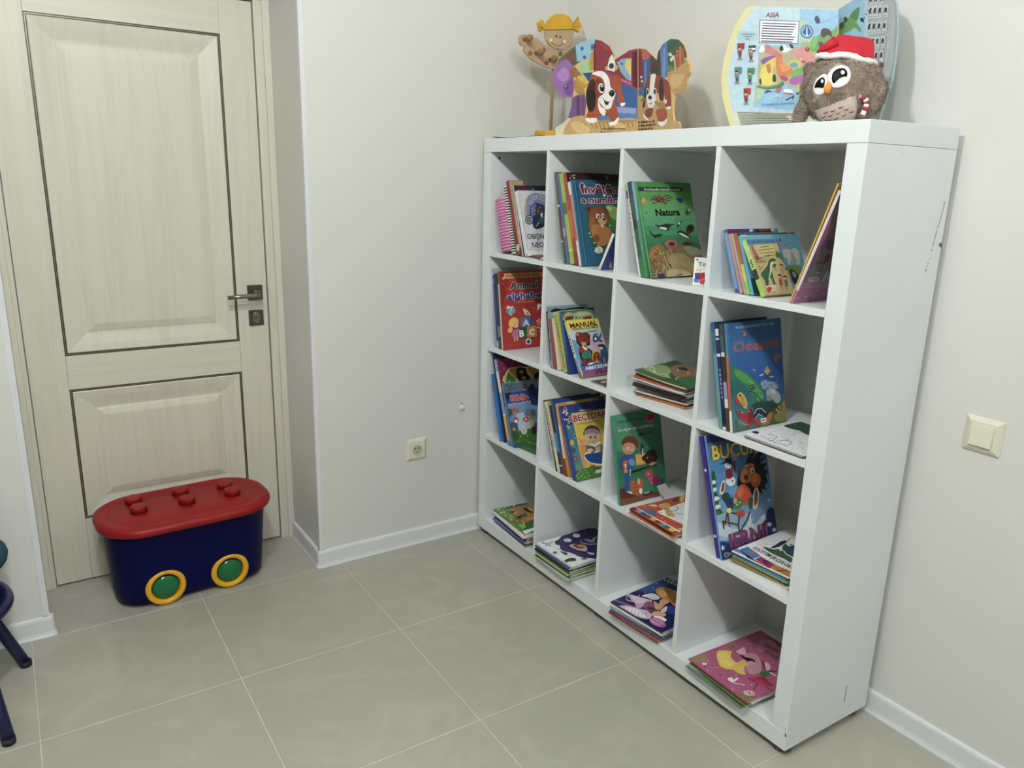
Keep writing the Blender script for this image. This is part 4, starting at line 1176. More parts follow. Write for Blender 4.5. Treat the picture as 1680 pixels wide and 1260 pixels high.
def art_inv(a, w, h):
    a.p('1c5c78', '295,165 900,165 900,1200 430,1200').l('4c90b0', 6, '330,170 470,1165').l('124458', 6, '345,170 482,1165').p('123f52', '520,170 830,175 830,235 600,240')
    a.t('Învățăm', 415, 330, 860, 328, 92, '7a1230', 'f0dce4', .075, .03).t('a număra', 418, 440, 870, 438, 70, '7a1230', 'f0dce4', .085, .035)
    a.s('2a5a34', '470,520 560,480 700,480 830,500 830,1000 700,980 560,960 490,800').s('8ab04a', '690,480 770,470 830,520 830,640 740,600').s('3a7a3a', '720,620 830,660 830,760 740,750').s('c8d8a0', '700,480 760,500 740,540').es('d8e4c8', 9, '520,830 505,790 560,900 600,930 640,900 580,960 620,970 740,700')
    a.e('7a4420', 490, 515, 34, 42).e('4a2814', 492, 515, 20, 26).s('8a4c22', '500,560 540,500 600,475 660,490 715,530 735,600 720,670 680,700 620,710 560,690 520,650').s('a05a2c', '500,640 545,600 570,660 560,740 530,780 505,750').s('6a3a1c', '640,490 690,500 725,560 715,590 680,540')
    a.s('b87838', '540,700 640,690 740,740 760,820 720,900 640,940 560,880 530,790').s('8a4c22', '545,830 590,800 620,850 600,890 560,880').s('d8b078', '600,640 650,610 690,620 700,650 670,690 630,690')
    a.e('f2f0ea', 598, 592, 22, 28).e('f2f0ea', 655, 585, 17, 25).e('1c1410', 602, 596, 11, 15).e('1c1410', 658, 590, 9, 13).e('20140e', 672, 630, 18, 14).s('f4efe8', '632,690 660,700 655,722 640,712')
    a.s('e0dcd4', '560,990 600,940 650,960 650,1010 600,1020').l('3a2a20', 5, '590,930 620,1000 640,1030').es('e8e8e4', 8, '575,1000 630,985')
def art_natura(a, w, h):
    A = '215,95 805,112'
    for i, c_ in enumerate(('4a8a3a', '55964a', '5ca05a', '5aa468', '4e9c6c', '3f8c60', '2f7850', '246844')):
        y0, y1 = 90 + i * 95, 190 + i * 95
        a.p(c_, f'150,{y0} 1000,{y0 + 20} 1000,{y1 + 30} 150,{y1 + 8}')
    a.l('2c6a34', 5, '238,100 410,1150').p('1c3020', '245,143 735,150 725,192 285,192 262,170').t('Enciclopedia ilustrată a naturii', 312, 182, 700, 184, 28, 'c8dcc8').e('203a5a', 270, 170, 28, 20)
    a.e('c8943c', 305, 292, 26, 32).p('c8943c', '290,315 320,315 316,340').l('5a3a20', 4, '316,335 316,352').s('1c3a70', '655,270 700,262 730,290 715,318 690,308').l('1c2a4a', 5, '700,300 712,322')
    a.s('7a2c34', '450,270 490,255 520,280 510,310 470,312 445,295')
    for p_ in ('460,270 420,240 415,245', '470,262 465,235 475,240', '500,265 545,240 585,238', '515,285 560,270 590,262 610,255', '515,298 560,300 590,290', '500,308 530,325 555,322', '460,305 420,322 400,318', '450,292 410,285 370,288', '450,280 400,265 390,250'): a.l('5a2028', 9, p_)
    a.es('dca8a0', 5, '470,275 500,295').t('Natura', 440, 460, 697, 452, 74, '141c14', off=.035).e('6a7a68', 782, 415, 32, 46).e('3a4a3c', 775, 425, 20, 24).e('b8c4b0', 795, 395, 10, 12).e('26544a', 333, 428, 12, 9)
    a.s('26362c', '400,512 425,545 470,565 540,545 600,548 640,555 590,575 575,610 560,635 555,600 500,600 450,580').s('dcdcd4', '470,585 530,585 560,600 520,610').s('243428', '360,610 400,655 430,665 505,655 470,690 440,690 425,715 415,688 385,665')
    a.s('26362c', '660,560 690,535 722,515 705,545 675,575').s('eceae0', '672,555 690,530 700,545').s('3a281c', '770,580 800,555 835,560 850,590 830,630 790,650 765,640').s('1c140e', '785,575 820,565 835,590 800,615').l('6a4a2c', 6, '770,620 815,640').l('6a4a2c', 6, '765,635 805,655')
    a.s('1c2a20', '665,645 700,620 740,635 790,665 820,705 780,695 720,675').s('e8e8dc', '680,650 720,650 780,685 800,700 750,690')
    a.s('7a6a4a', '360,860 420,780 500,770 560,830 640,820 720,740 800,760 900,770 960,830 1010,900 1010,1200 400,1180').s('8e6a34', '355,870 400,790 460,780 500,850 560,870 580,980 500,1040 420,1000').s('a08a5c', '580,900 680,860 780,900 840,990 820,1090 700,1130 560,1120 540,1020')
    a.s('4a5a3c', '720,760 780,735 860,750 940,790 955,840 880,850 800,810').s('8a8a6c', '740,800 800,790 900,820 940,860 860,890 780,880').s('30381c', '720,765 780,745 840,775 760,780')
    a.e('a8604c', 600, 770, 72, 46, 5).e('7a3c34', 605, 768, 42, 26).e('3a1c1c', 608, 766, 28, 15).p('a8604c', '545,790 650,800 640,840 570,840').e('8a4c3c', 580, 810, 22, 26).e('8a4c3c', 630, 812, 20, 26)
    rng = random.Random(4)
    for k in range(60):
        x, y = rng.uniform(370, 590), rng.uniform(800, 1120); a.l(('c8a868', '6a4a24', '3a2a1c', 'dcc890')[k % 4], 5, f'{x},{y} {x + rng.uniform(-30, 30)},{y + rng.uniform(20, 60)}')
    for k in range(24):
        x, y = rng.uniform(600, 940), rng.uniform(830, 1080); a.l(('c4b48c', '5a4a34', '3a3424')[k % 3], 4, f'{x},{y} {x + rng.uniform(-40, 40)},{y + rng.uniform(-10, 30)}')
    a.s('3a2c54', '440,1110 500,1090 520,1130 460,1150').s('b8a47c', '560,1060 700,1050 800,1090 780,1130 560,1140').l('3a2c1c', 8, '650,1110 710,1100')
def art_toy(a, w, h):
    a.p('f0f0ee', '800,880 1020,880 1020,1240 800,1240').t('Toys', 903, 1005, 1035, 1005, 46, '3a7a34', off=.03).p('8a8aa0', '875,925 900,925 900,945 875,945')
    a.p('2a4a9c', '862,1080 905,1075 905,1150 862,1155').p('a82434', '895,1080 970,1075 970,1190 905,1150').e('1c2a4a', 872, 1160, 22, 24).e('c8c8d0', 872, 1160, 12, 13).e('7a3020', 940, 1165, 28, 30).e('e0c04c', 885, 1050, 12, 14).e('e0c04c', 918, 1050, 12, 14).p('5a7ad0', '855,1140 905,1150 905,1185 860,1180').p('d85a6a', '905,1150 970,1130 970,1150 920,1170').p('c82a3a', '910,1170 960,1160 960,1210 920,1200')
def art_purple14(a, w, h):
    a.p('6a2460', '205,140 560,115 560,400 205,400').p('463a86', '420,125 700,105 700,400 420,400').p('4a86b8', '900,90 1120,90 1120,400 900,400').p('2a1c24', '640,150 740,120 900,125 900,200 640,200').s('8a2430', '700,130 740,110 870,120 880,170 720,180').e('d8dce0', 580, 170, 30, 22).e('e0d8d0', 905, 160, 18, 26)
def art_green14(a, w, h):
    a.p('1c5a34', '360,200 1160,180 1160,420 360,420').p('d8d070', '510,200 870,185 870,205 510,215').p('2f7a3c', '420,210 520,205 520,240 420,240').p('c83c34', '1130,190 1180,190 1180,230 1130,230')
def art_eleph(a, w, h):
    a.p('5aa0c0', '400,230 1400,225 1400,1160 620,1160').p('78b8d0', '400,230 900,225 900,320 410,330').p('f0f4f4', '420,240 515,235 515,252 420,258').t('LA', 968, 345, 1050, 338, 50, '2a1418', 'dce4ea', .05, .03).t('COLOR', 945, 425, 1140, 418, 46, '7a1424', 'e4e8ee', .07, .03)
    a.s('5a8a3c', '1130,720 1250,700 1345,720 1345,800 1300,850 1180,830').s('c4c0b8', '1060,480 1110,450 1170,465 1240,440 1300,480 1325,560 1318,680 1280,690 1270,600 1240,590 1215,690 1150,690 1140,600 1085,580').s('9a9690', '1180,480 1240,560 1220,690 1170,690 1190,580').l('8a8680', 6, '1290,500 1310,590 1290,660').s('201c1c', '1170,790 1220,770 1300,850 1290,960 1230,980').s('8c8a84', '1205,800 1260,820 1270,880 1230,880').p('1c4a5a', '560,900 760,900 800,1140 600,1140')
def art_dino(a, w, h):
    a.p('c8b47c', '495,300 1000,270 1290,1100 820,1160').p('4a90b8', '500,290 980,270 1010,360 530,400').t('C', 528, 362, 562, 360, 44, '2a5a80', off=.03).t('~7', 575, 360, 740, 352, 28, '2a5a80').t('C', 752, 352, 790, 350, 44, '2a5a80', off=.03).t('~6', 800, 350, 950, 342, 28, '2a5a80').p('b86a68', '560,400 640,385 720,590 655,645').p('8a4a3c', '640,560 740,545 745,600 660,620')
    a.p('8a8050', '595,385 930,360 968,540 700,600 610,430').p('d4c480', '605,392 925,368 958,530 705,585 620,430').l('5a5434', 9, '710,430 850,408').l('5a5434', 9, '690,478 920,445').l('5a5434', 9, '720,522 930,500').l('5a5434', 9, '790,556 880,545')
    a.s('3a7a3c', '960,500 1000,470 1050,500 1090,600 1100,700 1060,640 1010,590 960,580').s('c89a68', '980,450 1040,470 1030,510 980,500').l('4a3a24', 7, '660,650 690,620 740,640 790,615').l('4a3a24', 8, '660,660 740,655 800,650').es('4a4a30', 10, '700,720 740,735 715,760')
    a.s('2f6450', '730,830 780,770 830,700 850,630 890,600 940,605 955,630 925,650 890,645 870,690 880,760 900,830 930,920 960,1010 930,1010 880,900 850,930 840,1010 800,1005 790,940 750,900').s('e8e0c8', '870,680 900,650 930,655 900,700 890,780 870,850 850,930 845,900 865,800').l('e0d8c0', 6, '770,930 760,900 745,880')
    a.s('2f6a44', '905,700 940,680 965,700 945,730 925,740').l('5a4a34', 6, '935,720 970,800')
    for x, y, sh_, hr_ in ((1030, 720, 'b8a878', '4a2818'), (1110, 790, 'd8a83c', '3a2014'), (1000, 880, 'a83c4c', '2a1a14'), (1085, 900, '5a7a68', '2a1c14')):
        a.p(sh_, f'{x - 5},{y + 28} {x + 32},{y + 22} {x + 60},{y + 130} {x + 15},{y + 140}').e('d8ac84', x + 6, y, 30, 34, 15).s(hr_, f'{x - 26},{y - 12} {x - 4},{y - 40} {x + 30},{y - 28} {x + 42},{y + 10} {x + 24},{y - 8} {x - 6},{y - 16}').l('d8ac84', 9, f'{x + 26},{y + 130} {x + 34},{y + 170}').l('3a2418', 9, f'{x + 30},{y + 168} {x + 44},{y + 166}')
    a.p('e8e4d8', '800,1030 950,1005 960,1100 850,1120').s('c0392b', '815,1060 850,1035 890,1050 880,1100 840,1115').l('5a5a50', 6, '905,1040 940,1034').l('5a5a50', 6, '905,1065 950,1058').l('5a5a50', 6, '905,1090 955,1085')
def art_pink(a, w, h):
    a.p('9c5a80', '60,1230 120,1100 450,1090 480,1230').p('8a7a78', '120,1100 200,1060 470,1040 470,300 560,100 620,100 620,1060').p('7a6a70', '300,780 620,300 620,1020 200,1040').l('b08a9c', 6, '130,1140 170,1090 450,1060')
    a.es('d8a0b4', 8, '340,1115 290,1175 220,1180 140,1195 400,1150').s('6a2430', '420,780 460,760 455,800 420,850 400,850').s('6a4450', '430,640 500,610 510,690 440,720').l('6a3a44', 7, '320,850 400,830 410,840 330,860').l('d8c8cc', 6, '320,940 360,950').l('6a3a44', 8, '365,920 380,950').l('6a3a44', 8, '340,890 350,920').p('b0a8ac', '245,990 360,975 350,1030 250,1035').l('3a3034', 5, '245,990 300,1012 360,975').p('8a9090', '380,1030 430,930 450,930 450,1035').l('d0d4d4', 6, '380,1030 430,930')
def art_animal(a, w, h):
    a.p('a82c24', '190,160 900,110 900,1220 255,1220').s('8c221e', '190,160 330,150 250,600 215,600').p('c8973c', '262,195 790,172 790,232 262,262').p('e0b45c', '262,195 350,190 405,255 262,262').p('d8a44a', '222,252 262,235 262,278 235,275 245,262').t('ENGLISH FOR KIDS', 285, 245, 742, 222, 36, '2a3018', off=.02)
    a.t('Animal', 345, 402, 705, 378, 92, '203424', 'd8dccc', .07, .03).t('alphabet', 308, 545, 800, 505, 84, '1f3a84', 'e4e6ee', .08, .035).t('coloring book', 415, 585, 665, 570, 26, 'd8904c')
    for p_ in ('268,408 290,390 320,385 300,410', '225,335 260,330', '265,790 290,780', '650,650 675,648'): a.l('c8503c', 10, p_)
    a.e('dfe4e6', 316, 652, 26, 30).e('dfe4e6', 365, 655, 24, 26).e('6a90a8', 318, 695, 34, 36, 20).e('7aa0b8', 375, 690, 36, 40).e('8ab0c4', 345, 735, 26, 20).l('f0f0ee', 9, '325,720 362,672').s('e8dcc0', '512,665 545,670 590,705 612,750 570,752 535,735').s('c88a4a', '555,700 585,720 590,745 560,735').s('f0e4dc', '700,605 730,592 760,620 730,650 712,680')
    a.s('e8c048', '320,880 330,820 370,782 420,785 450,815 445,860 400,850 390,900 350,910').s('e0b43c', '305,960 330,910 365,910 370,960 340,985').e('e8bca0', 412, 880, 36, 38).s('e8c048', '335,850 380,800 440,830 420,865 385,850 370,890').e('3a2418', 402, 875, 6, 9)
    a.p('b86aa4', '385,945 430,940 458,1035 440,1052 358,1030').l('e8bca0', 14, '430,955 480,930').l('e8bca0', 15, '395,1045 402,1090').l('e8bca0', 15, '430,1045 438,1085')
    a.p('3a78b8', '482,780 600,770 605,890 492,905').p('2a5a98', '600,770 640,785 642,880 605,890').t('A', 515, 892, 592, 884, 82, 'f0f0ee', off=.04)
    a.p('1f5a3c', '455,912 560,905 565,1045 460,1050').t('B', 468, 1035, 522, 1030, 84, 'f0f0ee', off=.04).p('c8903c', '560,905 695,885 700,1030 565,1045').p('a8742c', '665,890 695,885 700,1030 672,1035').t('C', 598, 1015, 660, 1008, 78, 'f4f0e8', off=.04)
    a.e('f0f0f0', 582, 1100, 40, 42).e('20407a', 582, 1100, 24, 26).e('5a8ac8', 576, 1094, 9, 9).e('b86a58', 722, 845, 34, 40).l('e8bca0', 12, '690,830 730,800').l('f0e4dc', 10, '700,910 740,925').es('f0e8e0', 8, '715,605 740,960')
def art_crowns(a, w, h):
    a.p('1c2418', '325,205 760,175 760,330 325,345').s('5a8a4c', '340,225 480,200 600,190 730,190 740,300 360,330').s('b8c48c', '360,260 420,215 480,240 560,205 700,220 720,300 380,330').s('8ac08c', '470,235 520,225 540,270 490,290')
    for x in (420, 655): a.p('8c1c18', f'{x - 50},{320} {x - 52},{265} {x - 30},{285} {x - 18},{250} {x},{280} {x + 18},{244} {x + 32},{276} {x + 58},{245} {x + 55},{305}')
    a.t('~3 3', 500, 300, 590, 290, 24, '3a2a14')
def art_manual(a, w, h):
    a.p('d8cc34', '375,325 800,290 830,400 400,470').p('b8c8b4', '400,440 840,400 850,470 420,520').p('bcc4cc', '420,520 850,440 870,560 470,700').p('c4a8b8', '640,560 890,530 920,700 700,720').p('5a94c0', '440,560 560,600 640,900 560,940').p('a8bcd4', '560,600 720,640 720,860 640,880').p('4a6098', '560,900 940,840 950,960 590,985').p('8a4a84', '590,975 960,935 960,1080 600,1080')
    a.l('f0f0e0', 5, '395,335 470,640 600,1060').t('MANUAL', 443, 420, 790, 380, 60, '5a1420', off=.035).t('PENTRU CEI MICI', 470, 456, 795, 415, 32, '3a2c14', off=.02).t('~1 11', 635, 482, 780, 462, 18, '2a2014')
    a.s('1c1414', '505,500 530,470 580,480 640,475 690,510 692,580 690,640 640,660 720,720 715,860 740,880 650,900 590,910 580,840 545,720 560,660 520,600').s('7a2820', '515,530 560,490 640,485 680,530 680,610 640,640 600,650 550,610 520,570').e('c87a6a', 530, 500, 18, 22).e('5a1c18', 670, 535, 14, 26).s('8c3020', '550,680 590,650 650,680 700,720 700,760 640,720 560,740').s('1f7a6a', '590,740 650,715 700,745 715,800 650,820 590,800').l('0f4a44', 6, '620,735 630,810').l('0f4a44', 6, '660,735 670,810').s('e8d8b8', '590,650 640,670 660,700 620,700').e('2a1814', 615, 590, 10, 10).s('c08a7a', '575,610 630,600 640,640 600,650').s('7a2820', '580,830 640,825 650,880 600,900').s('7a2820', '670,830 720,820 730,870 670,880').s('f0ece4', '660,885 720,865 730,880 680,895')
    a.s('2a4a6a', '725,540 745,500 785,495 800,540 830,480 840,520 820,560 850,585 850,605 800,585 760,605 730,590').e('dfe4e8', 762, 560, 16, 20).e('8ab0c8', 770, 520, 12, 10).s('7a1c1c', '735,760 770,730 810,745 830,850 790,840 775,800 760,850 735,850').e('d8a0a0', 770, 770, 8, 10).s('24487c', '830,680 890,660 920,720 930,860 890,850 870,790 860,860 830,855').s('2a1814', '785,640 860,630 890,655 820,665').s('e8e4dc', '820,670 850,665 850,695 830,690')
    a.t('ABECEDAR', 635, 965, 960, 905, 40, 'e8ecf0', off=.03).t('VIU', 755, 1020, 910, 985, 56, '6a1430', off=.02)
def art_grey22(a, w, h):
    a.p('8ca4b4', '140,140 640,100 640,300 170,300').s('1c1c20', '180,200 240,165 330,175 430,160 520,150 615,150 615,170 500,175 400,185 300,195 200,215')
def art_oceane(a, w, h):
    for i, c_ in enumerate(('285e8e', '2c649a', '2f6aa4', '2c66a8', '2a62a8', '265aa0', '285c92', '2f7080', '3a7a78', '456f5a')):
        y0 = 40 + i * 112; a.p(c_, f'230,{y0 + 45} 900,{y0 - 20} 900,{y0 + 100} 230,{y0 + 165}')
    a.l('4a84b8', 6, '262,125 330,1180').t('ENCICLOPEDIA PENTRU TOȚI COPIII', 342, 178, 712, 138, 26, 'b4c8d8').t('Oceane', 322, 412, 765, 350, 105, 'c4542c', '3a78ac', .04, .012)
    a.s('c8883c', '400,215 425,205 440,240 415,245').e('3a281c', 410, 225, 9, 12).s('d8762c', '708,470 730,430 770,420 775,450 745,490 718,492').l('2a1a14', 8, '728,440 722,488').l('2a1a14', 8, '752,428 748,475')
    a.s('d0b040', '622,600 640,560 652,540 665,570 685,600 665,610 655,630').s('a8b0c4', '505,572 525,575 540,592 520,588').s('c8d0dc', '565,640 590,625 612,618 600,638').s('c8d0dc', '670,648 700,640 715,650 690,655')
    a.s('2a7a5c', '275,540 340,555 420,590 500,650 560,710 610,790 620,850 590,890 540,900 450,920 360,900 300,850').s('4ca050', '330,580 420,610 500,680 540,740 600,800 610,860 560,850 480,770 400,690 340,640').s('1f6a6a', '285,700 360,690 440,760 500,860 460,900 340,870 300,820').l('10342c', 7, '470,795 520,800 560,840 580,880').l('b8dca0', 5, '545,850 570,885').l('20603c', 6, '540,860 560,800 600,820').e('12342c', 502, 752, 26, 30).e('5a9a8a', 503, 752, 17, 20).e('0c1814', 507, 755, 9, 11).l('8ac86a', 6, '470,690 520,715 535,750').l('12342c', 6, '440,720 475,740')
    a.s('7a94b0', '580,710 620,680 680,690 740,710 760,760 680,780 610,770').es('aab8cc', 12, '600,720 630,700 660,715 690,710 640,740 670,750 710,740 730,750 610,755').s('b4bcb8', '640,790 690,760 730,780 770,820 780,880 740,910 700,870 660,880 640,830').s('d8dcd8', '680,770 720,775 730,810 690,810').s('8a9a94', '650,820 690,850 670,890 640,870')
    a.s('2a4a3c', '500,930 600,890 700,900 760,930 740,990 640,1040 560,1000').s('5a6a34', '690,1000 760,940 850,900 860,1080 690,1100').s('8a8a44', '720,1020 800,960 850,940 858,1070 740,1085').es('c8a44c', 9, '800,900 820,930 780,930 810,960 835,900')
    a.s('d8b040', '350,840 380,800 420,830 450,900 445,960 415,950 385,900').s('b89030', '380,830 410,850 430,930 400,920').e('20140c', 378, 832, 9, 11).s('c02c34', '320,870 345,850 385,920 370,930').s('b02434', '340,990 400,1000 460,1010 470,960 495,940 505,1000 560,1080 580,1140 545,1130 500,1080 460,1150 435,1100 380,1050').s('8a1c2a', '455,1000 495,960 500,1060 470,1110').es('e0c8c4', 7, '465,990 400,1000').s('20284a', '500,1010 540,960 590,955 640,1000 650,1070 620,1090 600,1030 565,1010 530,1060').l('b8c4d0', 8, '515,1015 545,965 590,960 630,1000').l('b8c4d0', 7, '530,1060 560,1015 600,1035')
    a.s('b87a34', '590,1110 630,1060 660,1010 700,1000 680,1080 640,1130').s('8a3a1c', '715,990 740,950 775,930 770,980 730,1020').l('e8e0d8', 7, '735,965 760,1000').l('e8e0d8', 7, '755,940 778,960').s('5a7a74', '360,1060 420,1080 440,1130 400,1150 350,1120').l('b8c0bc', 6, '370,1090 430,1120 460,1115').s('c8782c', '790,910 820,885 810,960').p('e8e8dc', '578,1060 635,1048 638,1090 582,1102').t('~3', 588, 1088, 628, 1080, 16, '14140c', off=.05)
def art_abc31(a, w, h):
    a.p('7a1848', '130,90 700,90 700,1100 280,1100').es('d890b8', 6, '150,165 245,115 180,235 155,298 170,365 215,200 200,140 145,130 210,290 320,110 230,675 225,730').s('d8c47c', '220,360 240,250 280,195 350,185 470,180 560,190 600,220 600,360').s('b48c1c', '235,350 250,255 290,205 350,200 360,320').p('1f6a2c', '240,355 255,250 275,245 350,330 345,360').p('e8e4b0', '262,345 275,330 290,348').s('241420', '355,210 400,190 460,200 470,250 510,300 500,340 380,340').e('b8a060', 412, 240, 22, 16).e('b8a060', 440, 305, 26, 18).s('c8902c', '480,200 560,195 600,240 590,290 520,260').e('18242a', 590, 290, 40, 46)
def art_tree31(a, w, h):
    a.p('7a98a8', '195,360 700,330 700,500 215,480').p('5a7888', '200,370 420,355 420,480 215,480')
    for p_ in ('270,470 275,400 240,370', '275,420 320,370', '275,440 350,410', '255,400 225,395', '300,395 300,365'): a.l('2a4650', 7, p_)
    a.e('7a1c24', 440, 400, 24, 28).e('c86a6a', 438, 398, 12, 14).e('1c2a24', 530, 395, 22, 22).s('24382c', '480,420 520,400 580,430 580,470 470,470')
def art_biblia(a, w, h):
    a.p('20408a', '210,470 700,430 700,620 250,640').p('5a94c4', '235,600 700,560 700,800 270,800').p('a8c0d0', '350,700 520,680 520,900 380,900').s('101c48', '220,480 300,470 280,540 240,540').s('162a60', '480,450 700,430 700,600 520,600')
    a.t('Biblia', 298, 562, 488, 540, 62, 'b03044', 'e0b8c4', .08, .03).t('~10', 275, 622, 525, 580, 34, 'c890a8')
    a.s('6a7480', '440,700 470,660 520,650 580,680 580,780 520,790 490,730 470,740').s('4a5460', '520,660 570,690 560,740 520,720').s('2f5a2c', '250,680 290,650 310,700 280,760 300,850 270,860').s('a85a2c', '310,660 350,640 385,670 365,710 340,690 320,700').l('a85a2c', 12, '300,740 320,690').es('e8dcc8', 6, '350,660 330,690 350,765 380,800').e('b84a34', 350, 780, 30, 34).e('f0e4d8', 350, 790, 18, 18).s('b03a2c', '420,770 470,740 500,770 470,800').e('f0e8e0', 462, 770, 12, 12).s('3a6a2c', '270,820 330,860 420,900 520,870 700,900 700,1030 320,1030').s('2a4a24', '300,900 380,930 360,1000 310,1000').s('e0e0d8', '410,880 440,850 470,890 460,930 420,930').l('20201c', 6, '425,870 430,920').l('20201c', 6, '445,865 450,925').s('c8944c', '500,790 540,770 550,830 520,860').s('241c14', '530,860 570,850 575,930 535,930').e('7a4a2c', 325, 870, 24, 30).e('e0a890', 328, 880, 13, 14).es('d8c850', 7, '300,960 400,960 480,950')
def art_abecedar(a, w, h):
    a.p('24387c', '265,240 900,150 900,1200 485,1200').p('2f6a8c', '370,480 470,470 580,1040 490,1060').p('3a7a90', '440,700 540,700 590,1030 500,1050').p('1c2c6a', '700,170 900,150 900,300 760,290')
    a.s('c89878', '335,290 360,245 385,280 375,320 345,330').es('e8e4dc', 11, '335,320 375,345 390,325 350,405 380,410').e('6a4a3c', 362, 275, 16, 18).s('9ab83c', '375,480 400,485 425,515 400,525').e('3a6a9c', 437, 550, 20, 28).e('c8a83c', 447, 695, 26, 38).e('20242c', 465, 797, 24, 28).e('6a7a8a', 463, 797, 12, 14).s('7a4a3c', '455,900 490,860 520,890 500,930').e('d86a3c', 488, 903, 10, 14).e('5a9a4c', 520, 1010, 30, 34).e('b83c3c', 520, 1022, 16, 18).es('dce4e8', 7, '425,430 470,590 480,640')
    a.p('d0b834', '432,330 900,265 900,980 590,1020').p('d88a2c', '540,740 640,720 640,980 590,1015').t('ABECEDAR', 400, 448, 880, 365, 80, '8a1c34', 'ecdcdc', .075, .03).l('8a7a2c', 9, '510,468 780,425').l('c8a8a0', 14, '540,295 670,282')
    a.s('f0e8d8', '600,860 620,920 700,965 800,980 870,960 870,800 640,820').s('1f4890', '605,850 640,920 720,955 860,950 860,820 700,830').s('4a3030', '590,600 600,540 640,495 710,480 770,510 800,570 790,600 700,560').s('9a8494', '600,560 650,525 740,525 795,570 790,600 700,575 610,590').s('d8b090', '640,610 700,580 770,600 780,660 730,700 670,690').s('d8c078', '620,600 660,590 640,670 615,650').s('d8c078', '770,590 800,600 795,660 775,640').e('3a2418', 678, 632, 12, 15).e('3a2418', 735, 632, 12, 15).l('8a3a34', 6, '690,680 715,688 735,675').s('e8e8ec', '660,705 720,720 790,680 800,700 720,750 670,730').s('605880', '620,740 700,740 740,780 700,830 630,790').s('e8c89c', '640,780 690,770 710,800 660,820').s('7a6a8a', '740,760 800,720 860,740 860,800 790,820').p('d8c83c', '730,770 790,735 800,800 780,810').s('d88a84', '535,690 570,650 605,670 610,720 570,735').l('5a2a24', 6, '520,640 560,690').es('5a2a24', 6, '540,740 590,745')
    a.s('3a7a2c', '480,1190 520,1060 620,1010 760,1020 900,960 900,1200').es('e8e8a0', 6, '520,1080 550,1060 580,1090 610,1040 640,1070 690,1040 560,1120 600,1130 660,1110 720,1080 530,1140 500,1110 750,1040').s('8a4a2c', '660,1000 720,980 750,1010 690,1020').s('e8c8a8', '730,1060 800,1030 850,1050 760,1080')
def art_yellow32(a, w, h):
    a.p('c89a3c', '250,205 900,90 900,300 260,300').s('7a2c20', '360,180 400,90 520,75 640,70 700,110 560,150 440,160').s('e0c050', '380,215 420,165 500,150 550,190').s('e0c050', '550,185 600,130 680,130 700,170').s('20284a', '640,80 740,70 720,140 680,110').s('5a7a2c', '740,60 840,60 840,140 760,140').e('e8d8c0', 360, 155, 14, 12)
def art_boy33(a, w, h):
    a.p('2f7a5c', '105,60 900,40 900,1300 205,1300').p('3f8a68', '110,90 250,85 400,500 160,520').p('2a7050', '160,540 800,440 820,800 190,860').l('5aa488', 7, '110,95 205,1210')
    a.t('~6 7 4 6', 172, 180, 500, 130, 26, '16382c').s('a8243c', '520,65 600,60 620,110 590,150 545,158 515,120').s('7a1428', '545,85 590,80 595,120 555,130').l('e8a8b0', 6, '520,150 570,160 610,140').t('Începe de undeva', 172, 288, 605, 218, 44, 'dce8e0', '24503c', .03, .0).t('Marmi', 430, 338, 608, 302, 42, '14301f')
    a.s('6a3c1c', '220,430 240,370 300,335 370,345 420,400 425,460 400,480 370,440 300,410 260,440 235,470').s('c88a68', '235,450 290,415 360,430 390,480 370,530 310,565 250,540 228,490').e('f2ece4', 298, 488, 17, 19).e('f2ece4', 350, 505, 14, 17).e('14100c', 300, 490, 7, 8).e('14100c', 352, 506, 6, 7).l('7a3a2c', 6, '290,535 315,545 335,540').s('24508c', '190,640 230,580 300,560 370,580 380,640 360,740 300,760 240,750 190,710').s('6a94c0', '300,640 340,610 375,640 375,690 330,700').s('b85a2c', '230,660 280,630 290,700 250,740').es('f0e8dc', 11, '262,685 268,708').s('c88a68', '250,740 285,735 285,780 255,780').s('7a4a24', '195,730 230,780 240,800 210,780')
    a.s('24508c', '250,810 310,790 315,900 310,1000 255,1005 260,900').s('c8d0d8', '248,1020 330,1008 350,1035 320,1055 255,1048').p('d8a83c', '380,560 500,540 520,660 400,690').p('b8862c', '400,690 520,660 520,672 400,700').s('3a1c14', '460,610 500,560 560,520 620,530 640,620 640,700 560,700 500,650').s('24120e', '520,530 600,500 650,560 650,620 600,580').e('c8b090', 530, 600, 8, 9).s('1c3a3c', '450,440 480,430 490,480 470,540 450,570').l('e8f0ee', 10, '470,540 475,490').l('2a140e', 20, '320,780 480,730 560,700').l('dcd8d0', 9, '320,820 325,740').s('a8948a', '545,690 590,650 640,660 600,690')
    a.s('b0602c', '320,900 350,870 380,900 430,850 470,870 480,960 460,1040 400,1060 350,1020 320,960').l('4a2414', 7, '340,930 400,910').l('4a2414', 7, '350,970 420,945').l('4a2414', 7, '370,1010 430,990').s('f0e8e0', '430,980 465,975 465,1030 435,1030').s('f4f0ec', '360,1060 395,1075 390,1090 365,1080').s('f4f0ec', '440,1070 475,1065 475,1085 450,1085').s('d8b098', '410,860 430,850 440,900 420,920')
    a.s('b83c4c', '500,780 550,745 595,780 590,840 550,850 510,830').s('c84a6a', '540,850 600,840 610,910 570,920').s('8a2a5c', '600,830 660,820 680,890 640,930 600,910').s('3a4a54', '670,850 720,840 740,890 690,910').e('f0d8d0', 540, 795, 9, 10)
    a.p('5a2c18', '170,990 250,965 260,1010 360,1050 480,1080 650,1010 690,1060 760,1040 760,1300 205,1300').p('7a4426', '200,1100 660,1030 670,1090 220,1180').s('5a1420', '480,1040 580,1000 580,1050 490,1065').l('e8dcd8', 10, '500,1030 550,1015').e('e0e0d8', 208, 1195, 20, 16)
